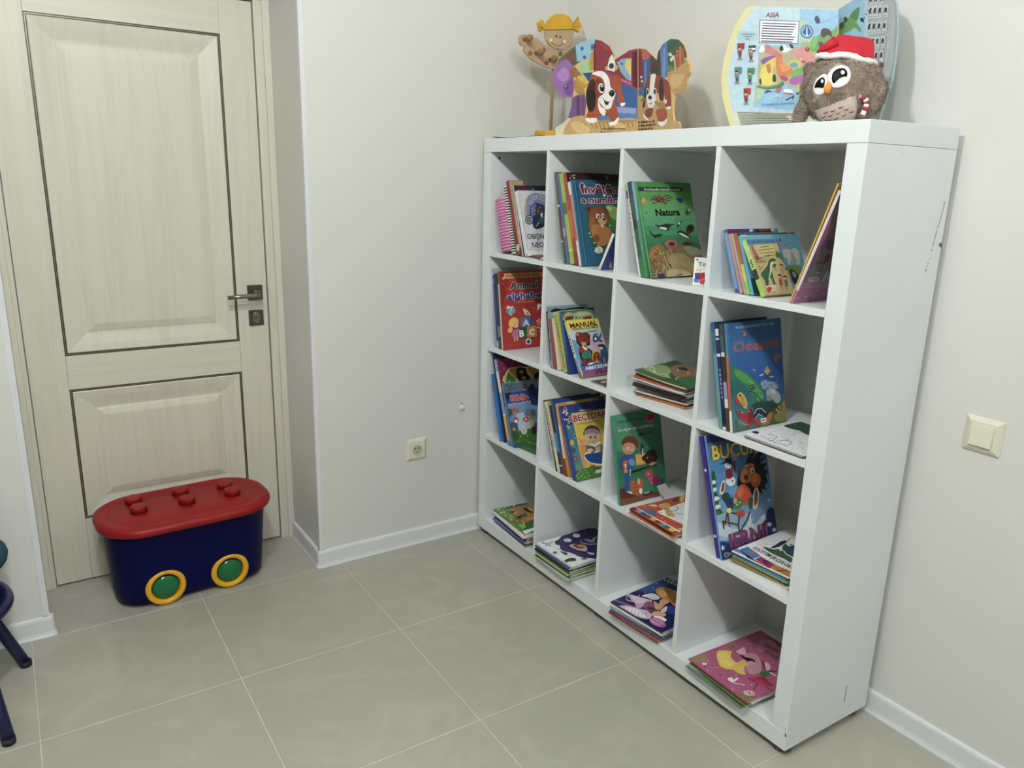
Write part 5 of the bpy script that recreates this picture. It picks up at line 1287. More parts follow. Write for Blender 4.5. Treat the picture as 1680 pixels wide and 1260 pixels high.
def art_bucuriile(a, w, h):
    for i, c_ in enumerate(('2c5c98', '3570ac', '3c80b8', '4488bc', '5090c0', '6a9cc4', '8ab0cc', '98b8d4')):
        a.p(c_, f'130,{60 + i * 120} 900,{60 + i * 120} 900,{185 + i * 120} 130,{185 + i * 120}')
    a.p('24286a', '130,60 350,120 230,140 160,150').t('BUCURIILE', 218, 300, 790, 205, 130, 'd8b82c', '3a2c10', .06, .03)
    a.s('c4d4e0', '230,860 320,880 420,920 540,880 640,780 740,760 800,900 760,980 600,960 400,1000 250,960').s('7aa0c8', '560,760 660,700 740,640 760,740 660,800 580,880').s('6a94c4', '380,560 420,520 440,580 400,610 350,600')
    a.s('1c5a34', '190,480 220,390 245,480 240,560 270,640 265,720 290,760 230,795 205,700 195,600').s('e8eef0', '195,500 225,480 245,500 220,520').s('e8eef0', '195,570 235,545 250,570 215,590').s('e8eef0', '205,650 250,625 275,650 225,670').s('e8eef0', '215,720 265,700 285,720 240,745').s('2a6a3c', '230,770 290,755 300,780 240,795')
    a.e('e8ecf0', 375, 490, 44, 44).e('e8ecf0', 355, 420, 36, 40).e('e8ecf0', 352, 345, 30, 30).s('20203a', '280,340 320,310 330,285 375,290 385,320 400,345 340,330').s('7a1c34', '330,390 380,385 390,450 350,470 325,440').e('141418', 342, 340, 6).e('141418', 362, 342, 6).l('d87a2c', 7, '352,350 340,360').e('141418', 388, 488, 7).s('c85a34', '390,360 420,350 430,390 400,400').p('4a2c1c', '400,250 412,250 415,400 405,400').s('b08a5c', '385,250 425,240 425,300 395,300')
    a.s('1c120e', '430,520 450,430 500,350 540,260 580,230 570,290 620,230 670,230 630,290 690,270 640,330 700,330 670,370 710,400 690,430 705,500 680,520 690,570 655,560 660,610 620,580 600,640 560,600 480,560')
    a.s('c8783c', '455,450 470,390 510,340 570,330 590,380 590,460 540,500 490,510 460,480').s('e0a068', '470,420 500,380 520,420 510,480 480,490').s('b8642c', '520,360 560,345 575,390 540,410').e('f4f0e8', 565, 395, 16, 24).e('14100c', 568, 400, 8, 13).e('f4f0e8', 515, 350, 10, 8).e('c85a24', 597, 480, 46, 66, 5).e('d87a3c', 590, 465, 26, 40).s('7a2018', '490,440 520,430 530,460 505,480')
    a.s('c04a2c', '420,590 450,530 500,520 550,570 545,680 500,700 440,690 405,650').s('d8683c', '430,580 470,540 490,580 450,640').s('3a7a3c', '390,680 430,640 480,670 460,730 400,740').es('e0c850', 10, '400,670 430,700 455,680').s('c8a050', '390,660 420,640 430,680 400,690').s('e8d8c0', '270,590 290,500 315,480 322,520 310,590 290,610').s('8a3a20', '285,580 300,505 316,510 305,575').s('24502f', '290,620 340,590 370,640 350,700 310,670').s('24386a', '330,660 390,640 390,740 340,720').s('e8dcc8', '570,720 575,600 600,545 622,580 620,680 600,740').s('a84a28', '580,700 585,610 605,560 615,640 600,700').s('2a5a34', '530,650 570,640 565,720 540,740')
    a.l('5a3420', 13, '320,880 345,760 480,800').l('5a3420', 13, '305,850 440,880 450,790').l('4a2818', 12, '300,850 310,915').l('4a2818', 12, '440,880 450,950 480,960').l('4a2818', 11, '450,950 520,830 545,760').l('5a3420', 10, '345,770 360,900').s('c03c28', '415,770 480,745 500,790 450,810').s('e8d850', '335,740 370,730 375,770 345,775').l('f0f0f0', 10, '450,955 490,955 520,900 560,830').l('e8ecf0', 9, '500,920 540,850 550,790')
    a.s('22286a', '700,760 760,740 850,900 850,1060 640,1100 380,1140 420,1060 600,1000').s('22306c', '250,1050 330,1040 400,1090 390,1200 290,1240 260,1120')
    a.t('IERNII', 372, 1090, 705, 980, 118, '8a3464', '2a1a44', .05, .03)
    for x, y, r in ((296, 1088, 22), (665, 820, 26), (717, 877, 20), (760, 925, 20), (630, 860, 14), (755, 985, 8), (710, 660, 12)):
        for k in range(3): t = k * math.pi / 3 + .4; a.l('e4ecf4', r * .34, f'{x - r * math.cos(t)},{y - r * math.sin(t)} {x + r * math.cos(t)},{y + r * math.sin(t)}')
    a.e('8a9480', 328, 1150, 22, 24).e('8a9480', 360, 1140, 14, 14).e('22306c', 330, 1152, 11, 12)

def art_c23(a, w, h):
    a.s('7c9a5c', '330,290 560,240 800,250 900,300 860,420 760,440 620,400 450,350').s('8c6a44', '880,300 1000,230 1200,210 1400,230 1400,390 1200,420 1000,420').s('2a6a3c', '1020,470 1150,430 1400,415 1400,600 1200,560').s('a87a50', '1060,260 1200,240 1260,280 1150,310').s('20241c', '1040,285 1130,255 1260,290 1200,310').s('b8642c', '1130,370 1250,340 1330,360 1200,410')
    for p_ in ('380,295 470,285 560,285 580,320', '480,330 600,385 720,400', '690,215 800,205', '840,320 900,345', '800,400 860,440 900,440', '1000,465 1030,440 1070,430', '720,385 860,380', '1150,200 1250,175 1390,185', '560,290 580,350 620,380'): a.l('c8d0a8', 12, p_)
    a.es('e8ecd8', 14, '405,292 585,355 1010,462 1045,315 1240,345')
def art_dots(a, w, h):
    a.p('e4e4ea', '150,410 900,240 1600,130 1600,1000 1430,890').s('1f4a34', '990,232 1330,150 1600,190 1600,440 1450,420 1300,340 1150,310')
    for p_ in ('200,370 400,320 620,290 850,255', '480,450 600,500 700,570 800,600', '640,440 740,430 840,470 810,500', '650,520 690,490 780,500 800,540 730,555 660,540', '780,585 900,620 960,640 1060,690', '880,570 1000,545 1130,570 1140,620 1060,660', '1180,390 1210,440', '1230,380 1260,360'): a.l('30303a', 8, p_)
    rng = random.Random(2)
    for k in range(46):
        x = rng.uniform(330, 1420); y = 250 + (x - 300) * .28 + rng.uniform(0, 300); a.l('50505c', 7, f'{x},{y} {x + 16},{y + 6}')
    a.s('202024', '300,385 380,370 460,390 400,410').l('202024', 7, '1270,390 1350,400').l('c8d0c8', 8, '1215,225 1220,265').l('202024', 9, '400,410 420,440')
def art_orange33(a, w, h):
    a.p('b8481f', '245,440 1440,140 1440,1100 1370,1095').p('e8e8e8', '340,415 352,412 1400,985 1372,1000')
    cs = ['7a1424', '5a94c8', '3a3a84', 'a83020', 'd8a83c', '8a2018', '4a90c8', '1c6a54', 'd8b03c', 'a83c20', '6a90c0']
    for i, c_ in enumerate(cs):
        t0, t1 = i / 11, (i + 1) / 11
        P = lambda t, o: f'{250 + 1115 * t + o * 105},{440 + 640 * t - o * 28}'
        a.p(c_, f'{P(t0, 0)} {P(t1, 0)} {P(t1, .85)} {P(t0, .85)}')
    a.l('ece4dc', 11, '350,420 700,620 1100,840 1390,990').s('4a6a84', '500,490 560,465 680,470 800,540 820,610 760,620 640,580').s('8a4a54', '700,470 820,500 810,540 740,520').p('e4e6ea', '840,530 1440,310 1440,840 1380,800 840,545').s('c8a058', '870,400 940,360 1020,330 1110,360 1130,420 1100,450 1180,560 1230,630 1140,640 1040,610 1000,500 930,450').es('3a2c14', 12, '950,400 1010,465 1050,460 1070,520 1100,590').l('20407a', 13, '1150,525 1230,510 1290,460 1270,410').l('4a5a7a', 9, '1210,575 1400,580').l('4a5a7a', 7, '850,545 960,550').s('d8c49c', '640,390 760,370 840,400 800,420 700,410').l('e8e0d0', 12, '880,390 960,370').es('e8a47c', 16, '570,420 950,665 1010,735').es('8a2018', 14, '1040,285 1270,820').s('d8b83c', '1290,900 1380,880 1400,940 1330,940').s('5a4a3c', '1180,250 1290,200 1290,300 1200,320').s('d8b858', '1330,230 1400,160 1430,240 1360,330')
def art_socotim(a, w, h):
    a.p('e6e6e6', '205,430 1260,100 1400,700 1170,890').p('2f74b0', '330,420 470,370 690,530 560,570 480,560').p('a01c3c', '590,580 690,535 930,670 830,730').p('b87828', '840,725 935,672 1180,780 1160,880').s('b85a34', '480,450 560,445 580,480 520,495').s('4a2468', '720,600 800,600 830,640 760,660').l('5a1c2c', 16, '950,770 1130,770').p('20386a', '205,430 290,395 470,560 640,680 900,820 1160,930 1160,890 850,740 560,575 330,425').p('5a84b4', '230,425 300,400 440,520 400,510')
    a.t('SOCOTIM ȘI COLORĂM', 545, 395, 1240, 770, 44, '1c1c24', off=.03)
    a.p('20284a', '850,385 920,350 1010,290 1090,265 1130,295 1000,370 900,400').p('c8a45c', '1130,250 1190,225 1160,270 1110,290').p('1c1814', '1185,225 1205,218 1190,240').s('3a5a3c', '730,375 900,420 1100,470 1200,560 1180,640 1080,580 920,510 780,430').s('1c4a5a', '1080,330 1160,370 1240,360 1240,540 1150,510 1040,450').l('e8ecf0', 14, '1060,440 1110,500 1200,545').l('e8ecf0', 12, '960,430 930,470').s('2a6a34', '920,420 1000,430 990,500 930,470').s('2a5a3c', '1040,360 1100,380 1130,410 1060,400').e('4a5048', 1190, 345, 22, 12)
def art_c41(a, w, h):
    a.p('5a8a34', '195,400 330,340 500,400 640,600 830,840 880,880 420,560').p('1f5a44', '330,340 1090,160 1090,300 480,400').p('a87838', '480,405 1080,265 1090,620 900,700 760,580 560,500').p('2f6a34', '880,700 1090,640 1090,830 870,870 800,800')
    a.p('e8e8e4', '820,880 1080,800 1080,860 880,950')
    a.es('d0d87c', 22, '440,350 520,330 310,410 640,320').es('c8d8c0', 22, '890,250 980,215 420,470 360,480').s('3a2010', '530,460 640,450 650,490 560,490').e('e8dcc0', 660, 480, 16).s('20341c', '700,570 800,540 820,580 740,610').s('a85a34', '700,510 790,490 790,530 710,540').s('2a5a3c', '790,530 900,490 920,560 830,570').s('241c18', '840,400 920,370 1000,430 1060,480 960,470').s('c8a87c', '920,370 1000,390 1060,430 1000,440').s('c8884c', '920,600 1060,560 1060,630 940,650').s('b88a4c', '510,540 600,540 640,600 560,590').es('e0d8a0', 16, '460,540 560,610 650,700 590,640 700,670 850,720 800,670').s('7ab83c', '740,740 860,730 900,790 830,830').s('6a4a2c', '620,650 700,680 720,740 640,700').s('c86a3c', '780,650 860,640 880,700 810,690')
def art_c42(a, w, h):
    a.p('e4e8ec', '175,410 640,250 1400,60 1400,760 830,850')
    a.s('2a1c50', '520,380 580,350 640,290 760,200 880,180 960,140 1100,135 1400,190 1400,680 1160,690 980,670 850,600 700,570 620,520 610,460 540,440').s('3a2868', '640,440 780,480 900,560 1050,620 1200,650 1000,660 800,590 660,540').s('5a2a4c', '850,540 960,580 1100,600 1000,625')
    a.e('d8d8e0', 760, 360, 76, 34, 3).e('b8b8c4', 740, 355, 36, 18).e('d8d8e0', 925, 272, 68, 34, 5).e('b8b8c8', 920, 268, 44, 18).s('c0a8a4', '790,460 860,430 1000,440 1090,460 1130,540 1080,570 950,545 840,500').s('7a4434', '860,450 960,430 1080,460 1050,510 940,510').s('c89850', '940,460 1040,440 1090,480 1000,490').l('b8b4bc', 14, '1000,350 1030,420').l('c0bcc4', 12, '1060,420 1180,440 1300,430').s('8a86a0', '1060,340 1180,350 1280,390 1180,400').s('a09880', '1220,340 1290,290 1310,300 1240,380').s('c8c4d4', '1120,580 1180,590 1260,610 1220,640 1160,620')
    a.l('2f5a6a', 15, '280,400 370,430 480,395').l('2f5a6a', 14, '340,470 370,440 440,470').l('2f5a6a', 11, '300,420 260,410').s('3a5a5a', '480,590 540,570 560,600 510,620').s('24303a', '620,570 680,580 760,610 720,640').s('4a4a40', '700,740 760,710 850,690 920,720 900,750 800,760 730,780').s('2f6a80', '1010,700 1080,690 1130,710 1060,730').e('30303a', 575, 525, 18, 10)
def art_c43(a, w, h):
    a.p('141c50', '70,500 945,85 1300,250 1300,900 885,995').p('24508c', '500,330 870,130 1050,180 900,300 700,370').p('7a4a7c', '90,480 140,470 480,590 420,610').t('COLORĂM', 890, 150, 1290, 340, 70, 'd0dce8', off=.03)
    a.s('c8a0c0', '320,400 380,390 560,440 720,480 700,520 600,560 560,600 480,600 440,520 360,500 320,480').s('d8c0d4', '390,400 560,450 650,480 540,540 450,500').s('141c50', '330,420 370,440 390,490 330,470').s('8c4a74', '590,560 640,510 720,520 800,600 760,660 660,660 600,610').s('5a1c48', '650,590 740,600 770,640 680,640')
    a.s('c8b0c8', '190,580 340,570 540,620 640,650 720,720 680,780 560,770 400,710 260,650').s('e8e0e8', '280,600 420,610 520,650 640,760 480,720')
    for i in range(7): a.l('8a7088', 7, f'{300 + i * 55},{600 + i * 14} {260 + i * 62},{650 + i * 20}')
    a.es('d8dce8', 9, '745,290 615,358 790,220 520,410 440,440').s('dcdce4', '560,420 650,385 760,380 850,450 760,480 640,440')
    a.s('c8803c', '780,330 830,290 920,280 1020,310 1100,340 1200,360 1200,560 1080,580 1010,510 900,470 820,410').s('8a5424', '900,300 1050,340 1130,460 1080,540 980,430').s('e0a85c', '820,350 900,320 960,400 880,440').s('d8a078', '860,480 940,470 1000,510 930,560 850,640 780,620 750,500 830,540').s('d8a078', '720,690 820,660 940,700 930,740 820,740 740,740').s('20408c', '960,580 1080,600 1090,700 970,700').s('e0d8e4', '860,650 960,580 950,660 900,680').s('e8e4e8', '740,750 860,740 960,800 900,820')
    a.e('a85a90', 815, 840, 140, 66, 20).e('c88ab4', 800, 830, 110, 44, 20).l('5a1c48', 10, '720,790 900,890')
def art_c44(a, w, h):
    a.p('a85078', '80,420 1140,75 1500,280 1500,860 900,1030').s('8a7a44', '100,430 300,370 330,440 200,480').s('86743c', '600,260 700,220 720,270 620,290').s('7a7040', '700,900 800,880 1000,960 900,1025 780,980').s('b8708c', '1030,240 1080,180 1200,170 1400,280 1400,450 1200,400 1060,320').s('c48a9c', '850,380 1000,360 1080,480 1060,620 900,620').s('8a2440', '1150,110 1400,230 1400,330 1250,190')
    a.t('Sticker', 1115, 250, 1330, 350, 48, '3a1420', off=.01).t('Dress', 1100, 345, 1290, 435, 52, '3a1420', off=.01)
    a.s('d8b83c', '465,350 520,310 600,315 680,330 660,390 700,450 760,480 830,440 900,500 930,520 860,530 850,600 870,640 800,640 720,600 700,580 600,570 530,540 490,480').s('e0c850', '490,360 600,330 650,420 720,500 600,540 520,480').es('8a7a2c', 5, '520,370 560,360 610,370 540,430 590,440 630,430 560,490 620,500 660,490 700,530 500,410 580,400').s('e0b0c4', '740,330 800,290 850,270 870,360 800,370').s('2a1420', '775,370 850,400 960,430 1000,470 950,495 870,450').s('d8a890', '900,470 960,460 990,490 930,500').l('d8a0a0', 12, '810,540 860,600').l('b06a80', 12, '860,530 880,620').l('d88aa0', 8, '400,570 440,550 520,545')
    a.s('8a1c40', '890,690 1000,690 1110,680 1200,760 1260,800 1150,800 1060,760 960,740').s('b02848', '900,690 1050,700 1180,790 1060,770').s('2f6a3c', '1060,640 1110,610 1180,600 1200,650 1130,680').s('e0b4c4', '1130,480 1190,500 1210,570 1150,590').s('4a1c24', '1095,470 1110,470 1150,580 1180,600 1130,570').l('4a1424', 12, '1190,600 1290,600').l('6a2434', 16, '1030,770 980,860').l('7a1c34', 12, '1140,820 1230,870').l('e8e0e0', 12, '1200,620 1290,670').s('ece4e8', '620,700 680,690 700,720 750,690 765,710 700,750 650,740').l('e0c8d4', 12, '690,760 760,775 850,795').e('e0b8c4', 915, 905, 80, 36, 8).e('a85078', 915, 905, 56, 22, 8).e('ecd8dc', 915, 903, 40, 16).e('5a2434', 918, 902, 22, 9).es('e8c8d4', 9, '350,455 345,590 680,850 735,655 950,790').s('e8dce0', '270,490 330,490 320,515 280,515').es('d8a0b8', 7, '450,770 560,690 890,230 930,240 390,560').es('3a1424', 9, '300,545 690,265 530,650')

# ---- standing books, row by row -------------------------------------------
def pink_spiral(root, w, th, h, B):
    MB().box((.012, .004, 0), (w, th - .004, h - .002)).build('pages', m_pages, root)
    MB().box((.010, 0, 0), (w, .0035, h)).box((.010, th - .0035, 0), (w, th, h)).build('cover', paper('d48ab4'), root)
    m_ = mat('pink_plastic_coil', 'd084ae', .3)
    n_ = 17
    for k in range(n_):
        z = h * (k + .5) / n_; r = th / 2 - .0012
        R = []
        for j in range(16):
            t = 2 * math.pi * j / 16; c_ = Vector((.010 + r * .62 * math.cos(t), th / 2 + r * math.sin(t), z)); od = Vector((math.cos(t), math.sin(t), 0))
            R.append([c_ + od * .0026 * math.cos(s_) + Zv * h / n_ * .47 * math.sin(s_) for s_ in [2 * math.pi * i / 8 for i in range(8)]])
        MB().rings(R, closed=True).build('coil_ring', m_, root)
def comb_book(root, w, th, h, B):
    MB().box((.006, .0012, 0), (w, th - .0012, h - .002)).build('pages', m_pages, root)
    MB().box((.005, 0, 0), (w, .0011, h)).box((.005, th - .0011, 0), (w, th, h)).build('cover', paper('4a5a44'), root)
    m1, m2 = mat('white_comb_plastic', 'e4e4e0', .35), mat('black_comb_plastic', '1c1e20', .4)
    MB().tube([(.003, th / 2, .002), (.003, th / 2, h - .002)], th * .36, 10).build('comb_spine', m2, root)
    for k in range(26):
        z = h * (k + .5) / 26
        MB().tube([(.003, th / 2, z - h * .0095), (.003, th / 2, z + h * .0095)], th * .44, 10).build('comb_ring', m1, root)

S_ = lambda n, l, b, t, c, **k: dict(n=n, l=l, b=b, t=t, c=c, **k)
row(c11, 0, .012, ((195, 1130), (80, 340)), [
    S_('spiral_notebook', 'pink notebook bound with a fat pink plastic coil', (345, 1125), (245, 335), 'd48ab4', w=.15, spiral=pink_spiral, cat='notebook'),
    S_('comb_notebook', 'notebook with a black and white comb binding beside the pink coil', (410, 1145), (275, 170), '4a5a44', w=.2, spiral=comb_book, cat='notebook'),
    S_('storybook', 'tall crimson book just in front of the comb-bound notebook', (488, 1155), (312, 95), '8c1f30', w=.06, bands=[(.06, .14, 'd8c8c0')]),
    S_('storybook', 'thin tan-edged book between the crimson and the dark teal book', (518, 1162), (340, 100), 'b89a78', w=.05, hard=False, bands=[(.2, .35, 'd8a860'), (0, .12, '3a3a24')]),
    S_('storybook', 'dark teal and plum book behind the white dragon book', (534, 1166), (384, 170), '26424e', w=.205, hard=False, s='c8ccd4', art=art_dark11),
    S_('picture_book', 'white book with a blue curled dragon over OBIȘN and NEO', (600, 1165), (440, 246), 'e4e4e6', w=.2, art=art_obisn, bands=[(0, .04, 'c8a878')], g=1.0)])
r12 = row(c12, 0, .016, ((148, 1120), (98, 85)), [
    S_('storybook', 'brown-spined book with green foot, farthest left in its cubby', (228, 1125), (119, 85), '5a3c30', w=.21, bands=[(.0, .235, '4a7a34'), (.235, .25, 'e4e4dc'), (.62, .645, 'e4e4dc'), (.66, 1, '6a5a44')]),
    S_('storybook', 'slim book with a slate blue spine beside the lime one', (272, 1135), (151, 95), '4a68a0', w=.2, bands=[(.3, .4, '8aa0c8')]),
    S_('storybook', 'slim lime green book in the second top compartment', (328, 1142), (194, 92), '9abc3c', w=.2, bands=[(.15, .16, 'e8e8c0'), (.2, .4, 'b8b03c'), (.55, .68, '5a6a24')]),
    S_('storybook', 'red-spined book with a dark maroon cover behind the teal book', (382, 1155), (236, 92), '4a1c1c', w=.215, s='a83a34', bands=[(.3, .6, 'c86038'), (0, .15, '8a2424')],
       art=lambda a, w, h: a.p('3a1618', '236,85 720,85 720,200 236,200').es('e0d8d0', 8, '280,155 305,130 330,120 335,155 320,150').s('8a7a4c', '680,140 710,130 725,160 700,175')),
    S_('storybook', 'thin white-spined book pressed against the teal counting book', (412, 1163), (276, 195), 'e0dcd8', w=.2, hard=False, bands=[(.3, .85, 'b86a58')]),
    S_('picture_book', 'teal hardcover with a brown bear titled Învățăm a număra', (432, 1168), (300, 170), '1f6484', w=.225, art=art_inv, g=1.1)])
row(c12, 0, .010, None, [
    S_('storybook', 'small blue book leaning the other way in front of the bear book', (628, 1212), (800, 790), '2a4c94', th=.010, w=.12, bands=[(0, 1, 'e4e0d0')], art=lambda a, w, h: a.p('2a4c94', '600,1260 900,1260 900,600 700,700').s('a8b8d0', '730,1180 750,1110 765,1190'))])
row(c13, 0, .010, ((236, 1130), (84, 105)), [
    S_('storybook', 'white-spined book with red spine lettering beside the green encyclopedias', (272, 1135), (118, 112), 'e0dedc', w=.2, bands=[(.93, 1, '8ac04c'), (.84, .93, '2a3c5c')], stext=[('~5', .62, .84, '8a1c24'), ('~1 5 6 5', .38, .60, '303038')]),
    S_('storybook', 'dark green and blue encyclopedia second behind the Natura cover', (312, 1142), (160, 82), '2a5a44', w=.215, bands=[(.0, .2, '2f7a4c'), (.85, 1, '2a3a54'), (.5, .6, '20302c')]),
    S_('storybook', 'pale blue-topped encyclopedia directly behind the Natura cover', (347, 1148), (202, 84), '4a8a6a', w=.215, bands=[(.6, 1, '7aa8b8'), (0, .2, '3a8a3c')]),
    S_('picture_book', 'green animal encyclopedia titled Natura with an octopus and a whale', (398, 1156), (222, 96), '3f8450', fore=(805, 112), art=art_natura, g=1.15, bands=[(0, 1, '4a9a50')])])
r14 = row(c14, 0, .018, ((335, 1110), (137, 155)), [
    S_('storybook', 'light blue hardcover farthest left in the right top compartment', (393, 1115), (204, 148), '6a9ac8', w=.19, art=art_purple14, bands=[(.0, .06, '2a4a8a'), (.95, 1, '3a5a8a')]),
    S_('storybook', 'slim rosy-spined book next to the light blue hardcover', (458, 1125), (262, 215), 'b88a90', w=.17, hard=False),
    S_('storybook', 'slim grey-beige book between rosy and yellow-orange spines', (518, 1130), (302, 214), '9a9a88', w=.17, hard=False, s='a8a490'),
    S_('storybook', 'book with an orange to lime spine and green cover', (575, 1135), (362, 215), '1f5a38', w=.215, bands=[(0, .22, '8ac03c'), (.22, .5, 'd8c43c'), (.5, 1, 'b0581f')], art=art_green14),
    S_('picture_book', 'sky blue book with a white elephant half hidden by the dinosaur book', (632, 1130), (420, 240), '5aa0bc', fore=(1300, 240), art=art_eleph)])
row(c14, 0, .014, None, [
    S_('picture_book', 'small tan book with a green dinosaur and walking children', (826, 1146), (498, 303), 'c0b078', th=.013, fore=(948, 283), art=art_dino, bands=[(0, .3, '9ac83c'), (.3, .48, '2a3a24'), (.48, 1, 'b0d070')], stext=[('~4', .52, .66, '24401c')])], prev=r14)
row(c14b, 0, .008, None, [
    S_('storybook', 'thin yellow-edged book leaning behind the pink one by the right panel', (70, 1206), (550, 62), 'c8a848', th=.0035, w=.2, hard=False, cat='book', m=.0085),
    S_('storybook', 'pink glittery book leaning right against the near side panel', (98, 1220), (575, 130), 'a86a8c', th=.007, w=.2, hard=False, art=art_pink, bands=[(.12, 1, 'd8ccd0')])])
row(c21, 1, .012, ((108, 1155), (72, 120)), [
    S_('storybook', 'pale grey-blue board at the far left of its compartment', (134, 1160), (90, 122), 'a8b8c4', w=.2, hard=False),
    S_('storybook', 'navy hardcover second from the left beside the red alphabet book', (190, 1166), (126, 212), '1c3474', w=.2, bands=[(.88, .95, '5a74b0'), (.3, .8, '24448c'), (.0, .1, 'c0b8c0')]),
    S_('storybook', 'dark photo-spined book between the navy and the white spine', (232, 1168), (164, 190), '20242c', w=.2, bands=[(.0, .12, '3a4a3c'), (.16, .3, '8a8478'), (.4, .8, '202c50')]),
    S_('storybook', 'thin white-edged book behind the red alphabet colouring book', (249, 1172), (184, 168), 'd8d4d0', w=.2, hard=False, bands=[(.84, 1, '4a3034')]),
    S_('picture_book', 'red English for Kids Animal alphabet colouring book with letter blocks', (256, 1200), (191, 163), 'a02820', th=.006, w=.225, hard=False, art=art_animal, g=1.2)])
row(c22, 1, .008, ((138, 960), (86, 150)), [
    S_('storybook', 'dark brown slim spine, first in the lower second compartment', (166, 965), (104, 200), '5a3a30', w=.2, bands=[(0, .1, '8a2420')]),
    S_('storybook', 'grey-blue book with white spine lettering in front of brown one', (202, 976), (142, 142), '8ca4b4', w=.165, s='20263a', stext=[('~7 3 5', .1, .9, 'd8dce0')], bands=[(0, .12, 'c8b070')], art=art_grey22),
    S_('storybook', 'short plum-spined book beside a short cream one', (260, 985), (193, 292), '8a4a5c', w=.17, hard=False),
    S_('storybook', 'short cream-spined book beside the lime Alfabetul spine', (304, 986), (224, 290), 'ddd0a8', w=.17, hard=False),
    S_('storybook', 'lime book with ALFABETUL ANIMALELOR down its spine', (404, 990), (256, 208), 'b4bc5c', w=.13, stext=[('ALFABETUL ANIMALELOR', .06, .96, '14140c')]),
    S_('storybook', 'navy-spined book with red crowns showing above the Manual', (437, 1020), (325, 206), '24407c', fore=(742, 180), art=art_crowns, bands=[(0, .3, '20386c'), (.3, 1, '2a5098')]),
    S_('picture_book', 'yellow and pink Manual Abecedar Viu with a red teddy bear', (600, 1074), (385, 328), 'c8bc44', th=.012, fore=(795, 292), art=art_manual, bands=[(0, .1, '8a4a84'), (.1, .35, '6a90b8'), (.35, .8, 'c0d0d8'), (.8, 1, 'd8cc34')], stext=[('~6', .42, .78, '20243a')], g=1.2)])
row(c24, 1, .012, ((168, 1150), (93, 112)), [
    S_('storybook', 'teal-blue hardcover at the left of the Oceane row', (214, 1165), (130, 110), '2c6a80', w=.2, bands=[(0, .35, '5a9a94'), (.35, .7, '4a90a8'), (.9, 1, '285a84')], art=lambda a, w, h: a.p('1c3c60', '130,105 660,58 660,200 130,240')),
    S_('storybook', 'navy book with white spine capitals beside Oceane', (250, 1176), (168, 140), '1c2450', w=.2, bands=[(.9, .965, 'd8dce4'), (.86, .88, 'c0c8d4'), (.70, .73, 'd8dce4'), (.05, .2, '141a3c'), (.0, .03, 'e0e0e4')], stext=[('~7', .3, .6, '8a98c0')]),
    S_('storybook', 'mixed photo-spined book directly behind the Oceane cover', (288, 1186), (212, 132), '3a4a48', w=.2, bands=[(0, .2, '4a3424'), (.22, .3, 'dcdcdc'), (.3, .46, '8a94c0'), (.48, .7, '24302c'), (.7, .74, 'd0d4d0'), (.74, .9, '3a5a60')]),
    S_('picture_book', 'blue underwater hardcover titled Oceane with a green fish', (316, 1190), (252, 126), '2c689c', fore=(785, 66), art=art_oceane, bands=[(0, .2, 'e4e0dc'), (.2, .72, 'b85a30'), (.72, 1, '3a7ab0')], g=1.2)])
row(c31, 2, .010, None, [
    S_('storybook', 'small bright blue book standing at the far left, half height', (196, 962), (98, 262), '3a78bc', th=.008, w=.14, dx=-.006, bands=[(.72, .84, '8a5a3c'), (0, .3, '5a7ab0')]),
    S_('storybook', 'tall dark navy book reaching up behind the magenta letters book', (226, 990), (94, 35), '1c2c58', th=.007, w=.21),
    S_('storybook', 'magenta ABC book with blue, white and orange banded spine', (290, 1066), (130, 95), '7a1848', th=.019, w=.21, bands=[(0, .05, '5a86c8'), (.05, .34, 'd8a850'), (.34, .36, 'e4e4e8'), (.36, .6, '7a98cc'), (.6, .62, 'c8b898'), (.62, .86, 'e0dcdc'), (.86, 1, '7a9cd0')], art=art_abc31),
    S_('storybook', 'grey-blue book with bare tree showing above the savanna animals cover', (306, 1074), (200, 366), '6a8898', th=.006, w=.2, hard=False, art=art_tree31),
    S_('picture_book', 'blue book of cartoon savanna animals with a pink outlined title', (326, 1080), (216, 474), '2a5288', th=.006, w=.2, hard=False, art=art_biblia, g=1.2)])
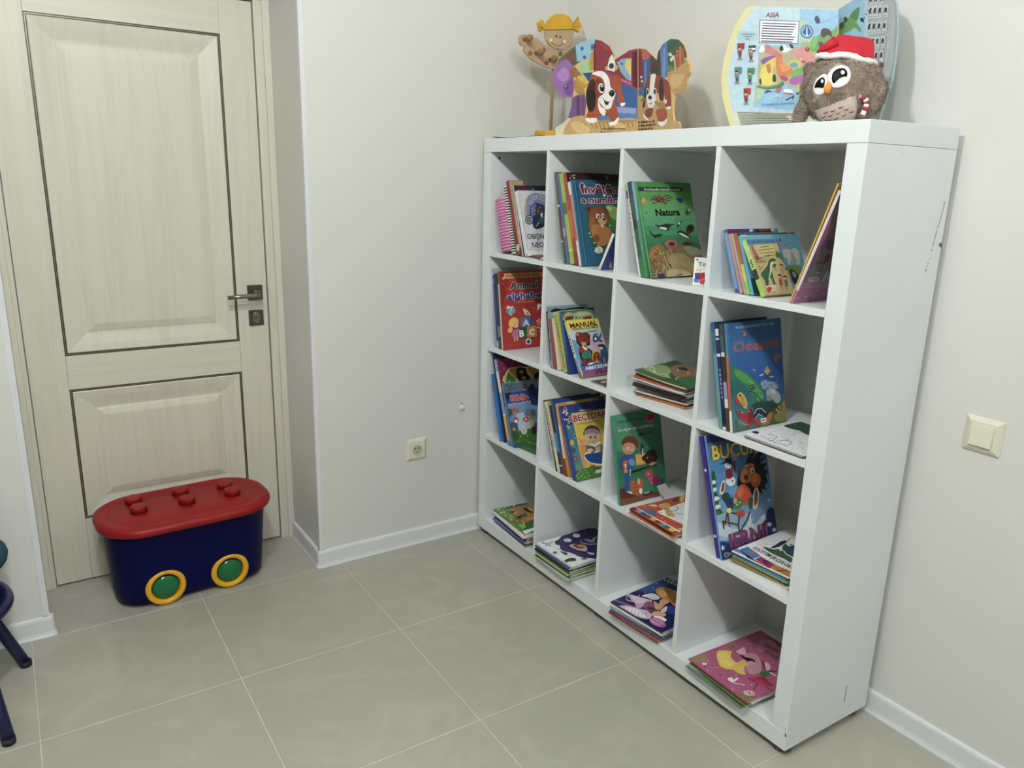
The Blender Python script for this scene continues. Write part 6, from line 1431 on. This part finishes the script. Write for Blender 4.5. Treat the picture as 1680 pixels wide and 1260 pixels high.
row(c32, 2, .008, ((192, 1075), (46, 160)), [
    S_('storybook', 'white-spined book at the far left of the Abecedar row', (214, 1085), (62, 160), 'dcdcd8', w=.2, hard=False, stext=[('~4', .08, .24, '303038')]),
    S_('storybook', 'dark olive slim book second in the Abecedar row', (250, 1092), (86, 164), '4a4430', w=.2, hard=False),
    S_('storybook', 'cream spine with red lettering third in the Abecedar row', (300, 1122), (122, 180), 'd8d4c0', w=.2, hard=False, stext=[('~8', .58, .92, '8a2420'), ('~7', .36, .54, '30302c')]),
    S_('storybook', 'black and blue spined book with green top in the Abecedar row', (342, 1126), (182, 172), '4a8a34', w=.2, bands=[(0, .1, '242a34'), (.1, .12, 'd8d8a0'), (.12, .3, '20242c'), (.3, .56, '3a88c0'), (.56, .94, '181c28'), (.94, 1, '6ab03c')]),
    S_('storybook', 'dark blue book behind the yellow animal covers', (366, 1132), (206, 165), '24408a', w=.2, hard=False, bands=[(0, .3, '7a2c24')]),
    S_('storybook', 'yellow animal-covered book sticking up behind Abecedar', (398, 1138), (262, 206), 'c8a040', w=.21, hard=False, art=art_yellow32, bands=[(0, .25, '8a3024'), (.25, .7, 'd8d8e0')]),
    S_('storybook', 'slim purple book just behind the Abecedar cover', (440, 1166), (256, 240), '7a2c84', w=.2, hard=False, bands=[(0, .1, 'a8a098')]),
    S_('storybook', 'slim violet-blue book touching the Abecedar back', (466, 1172), (272, 238), '3a3c94', w=.2, hard=False, bands=[(.1, .6, '5a90c8')]),
    S_('picture_book', 'blue and yellow Abecedar book with a reading child', (487, 1176), (280, 240), '2a4488', th=.006, w=.23, hard=False, art=art_abecedar, g=1.25)])
row(c33, 2, .008, None, [
    S_('picture_book', 'green book with a boy, a cat and a dog', (207, 1214), (107, 96), '34806a', th=.010, fore=(690, 72), art=art_boy33, bands=[(0, 1, '3a8a6c')], g=1.25)])
row(c34, 2, .010, None, [
    S_('storybook', 'purple folder with white rivets behind the hedgehog book', (280, 1216), (122, 84), '3a2a80', th=.012, w=.21, hard=False, dots=[.18, .72]),
    S_('picture_book', 'blue winter book BUCURIILE IERNII with a hedgehog on a sledge', (297, 1226), (152, 82), '3c74ac', th=.006, w=.222, hard=False, art=art_bucuriile, g=1.3, s='5a90c4')])
# white rivets on the purple folder's spine
# small board book about toys
O = on_z(*c13(834, 1212), ROWZ[0] + .0004)
e1 = Vector((math.cos(math.radians(-52)), math.sin(math.radians(-52)), 0)); e2_ = Vector((-e1.y, e1.x, 0))
t = tag(empty('board_book', frame_matrix(O, e1, e2_, Zv)), 'tiny white toy board book standing beside the Natura cover', 'book')
hh = (hit(*c13(850, 912), O, e2_) - O).z
MB().box((0, 0, 0), (.055, .012, hh)).build('board_pages', paper('ecece8'), t, .001)
A = Art(O, e1, Zv, -e2_, ((0, 0, 0), (1, 0, 0), (0, 0, 1), (0, -1, 0)), c13, (.001, .001, .054, hh - .001), 1.0); art_toy(A, .05, hh); A.build('cover_print', t)
# folded paper corner
P0 = on_z(*c33(668, 1078), ROWZ[2] + .0004) + Vector((0, -.014, 0))
t = tag(empty('folded_paper', loc=P0), 'small folded white paper leaning at the boy book corner', 'paper')
q = lambda x, y, xx: hit(*c33(x, y), P0 + Vector((xx, 0, 0)), Vector((.12, -1, 0))) - P0
p1, p2, p3 = q(648, 946, 0), q(752, 912, 0), q(786, 1052, 0)
p0 = Vector((0, 0, 0)); p3.z = 0
mb_ = Vector((.012, .02, 0)); mid = (p0 + p2) / 2
V = [p0, p1, p2, p3, mid + Vector((-.002, -.004, 0))]
V += [v + Vector((.0006, .0012, 0)) for v in V]
F_ = [(0, 4, 1), (1, 4, 2), (2, 4, 3), (3, 4, 0), (5, 6, 9), (6, 7, 9), (7, 8, 9), (8, 5, 9), (0, 1, 6, 5), (1, 2, 7, 6), (2, 3, 8, 7), (3, 0, 5, 8)]
MB().add(V, F_).build('sheet', paper('e4e4e2'), t)
b2 = MB().add([p1, p2, p2 + Vector((.03, -.012, -p2.z)), p1 + Vector((.03, -.012, -p1.z))], [(0, 1, 2, 3)])
b2.add([v + Vector((.0005, .0005, .0005)) for v in (p1, p2, p2 + Vector((.03, -.012, -p2.z)), p1 + Vector((.03, -.012, -p1.z)))], [(3, 2, 1, 0)]).build('back_flap', paper('e4e4e2'), t)

# ---- lying booklets and stacks --------------------------------------------
stack(c23, 1, .064, (195, 252), (1240, 600), (1200, 122), 'of bent magazines in the middle compartment',
      [('3a5a34', 'green illustrated magazine', True), ('c8b88c', 'tan-edged magazine', False), ('2a241c', 'dark-covered magazine', True), ('a85a3c', 'rust-edged magazine', True), ('d8d8dc', 'white booklet', False), ('8a6a5c', 'brown-edged magazine', True),
       ('e0e0e4', 'glossy white magazine', False), ('241c1a', 'black-edged magazine', True), ('30241c', 'very dark brown magazine', True), ('24486a', 'blue-edged magazine', True), ('dcdce0', 'pale booklet', False), ('b8b4b0', 'grey-edged magazine', False), ('6a5a24', 'olive-edged magazine', True), ('b86a34', 'orange-edged magazine', True)],
      art_c23, bend=lambda s, t: .013 * max(0, 1 - s) ** 1.6, name='magazine', lift=.013)
stack(c24b, 1, .010, (150, 410), (1432, 872), (1330, 150), 'beneath the Oceane book', [('e4e4ea', 'white dot-to-dot booklet', False), ('8a8c90', 'grey booklet', False), ('b86a74', 'thin pink-red booklet', True)], art_dots, top_label='white dot-to-dot booklet with a green corner, topmost before Oceane', jit=.5)
stack(c22, 1, .004, (705, 1100), (905, 1180), (890, 1070), 'near the Manual', [('5a4844', 'thin brown leaflet', False)], lambda a, w, h: a.s('b8b0ac', '830,1120 890,1095 900,1120 860,1130'), top_label='thin brown leaflet lying in front of the Manual book', name='leaflet')
stack(c11, 0, .008, (560, 1175), (815, 1245), (840, 1130), 'under the dragon book', [('6a3a28', 'brown booklet', True)], None, top_label='brown booklet lying flat below the white dragon book', name='booklet')
stack(c31, 2, .016, (318, 1012), (585, 1128), (345, 955), 'under Biblia', [('2f5a2c', 'green hardcover', True)], lambda a, w, h: a.p('2f5a2c', '300,1020 360,950 700,1020 700,1160').l('b8b83c', 9, '420,1000 560,1045').l('b8b83c', 9, '430,985 560,1025'), top_label='green hardcover lying flat in front of the savanna animals book', name='storybook')
stack(c33b, 2, .020, (248, 442), (1372, 1092), (1400, 140), 'beside the boy book', [('b8481f', 'orange colouring book', True), ('2a2c24', 'dark booklet', True), ('b8b49c', 'sage-edged booklet', False), ('c86a4c', 'salmon-edged booklet', True), ('e0d8d4', 'white-edged booklet', False)], art_orange33, top_label='orange giraffe colouring book with colour squares along its edge', jit=.8)
stack(c34b, 2, .034, (207, 432), (1160, 890), (1230, 108), 'below the hedgehog book', [('e4e4e4', 'white book', True), ('24386a', 'navy booklet', True), ('5a84a4', 'blue-edged booklet', True), ('6a9a7c', 'green checked booklet', True), ('b8905c', 'tan-edged booklet', True), ('8a7440', 'olive-edged booklet', True), ('d8ccc8', 'pale pink booklet', False), ('e0e0dc', 'white booklet', False)], art_socotim, top_label='white Socotim și colorăm workbook topmost before the hedgehog book', jit=.9)
stack(c41, 3, .052, (192, 402), (880, 950), (840, 192), 'in the bottom far corner compartment', [('5a7a34', 'green farm book', True), ('e4e0dc', 'white-edged booklet', False), ('c8a0ac', 'pinkish booklet', True), ('24242c', 'black-edged booklet', True), ('3a4a84', 'blue booklet', True), ('6a78a8', 'slate blue booklet', True), ('a88a84', 'dusty rose booklet', True), ('4a4440', 'charcoal booklet', True)], art_c41, top_label='green farm animal book topmost in the bottom far corner compartment')
stack(c42, 3, .060, (175, 410), (832, 852), (1200, 88), 'topped by the purple monster book', [('e4e8ec', 'white book', True), ('3a5a70', 'slate booklet', True), ('2a2a54', 'navy magazine', True), ('24303a', 'dark booklet', True), ('7a8a4c', 'olive green booklet', True), ('a8a860', 'khaki booklet', False), ('6a8a3c', 'moss green booklet', True), ('3a6a34', 'forest green booklet', True), ('b8c8c0', 'pale green booklet', False), ('8a9a94', 'grey-green booklet', True)], art_c42, top_label='white book with a purple monster, topmost of its bottom-row stack')
stack(c43, 3, .040, (70, 500), (887, 997), (945, 85), 'topped by the fairy colouring book', [('1c2454', 'navy fairy book', True), ('d8d8d4', 'white booklet', False), ('4a4a44', 'dark-edged booklet', True), ('a8aeb4', 'grey booklet', False), ('5a6a98', 'blue booklet', True), ('9a8478', 'taupe booklet', True), ('8a5a54', 'brick-brown booklet', True), ('8a2430', 'red booklet', True)], art_c43, top_label='navy COLORĂM book with a ballerina fairy, topmost of its stack')
stack(c44, 3, .026, (82, 420), (897, 1027), (1140, 75), 'topped by the pink fairy sticker book', [('a85078', 'pink sticker book', True), ('e0dcd4', 'white-edged booklet', False), ('5a6a34', 'green booklet', True), ('b8b8bc', 'silver booklet', False), ('6a7a6c', 'grey-green booklet', True)], art_c44, top_label='pink Sticker Dress book with two fairies on the bottom shelf')
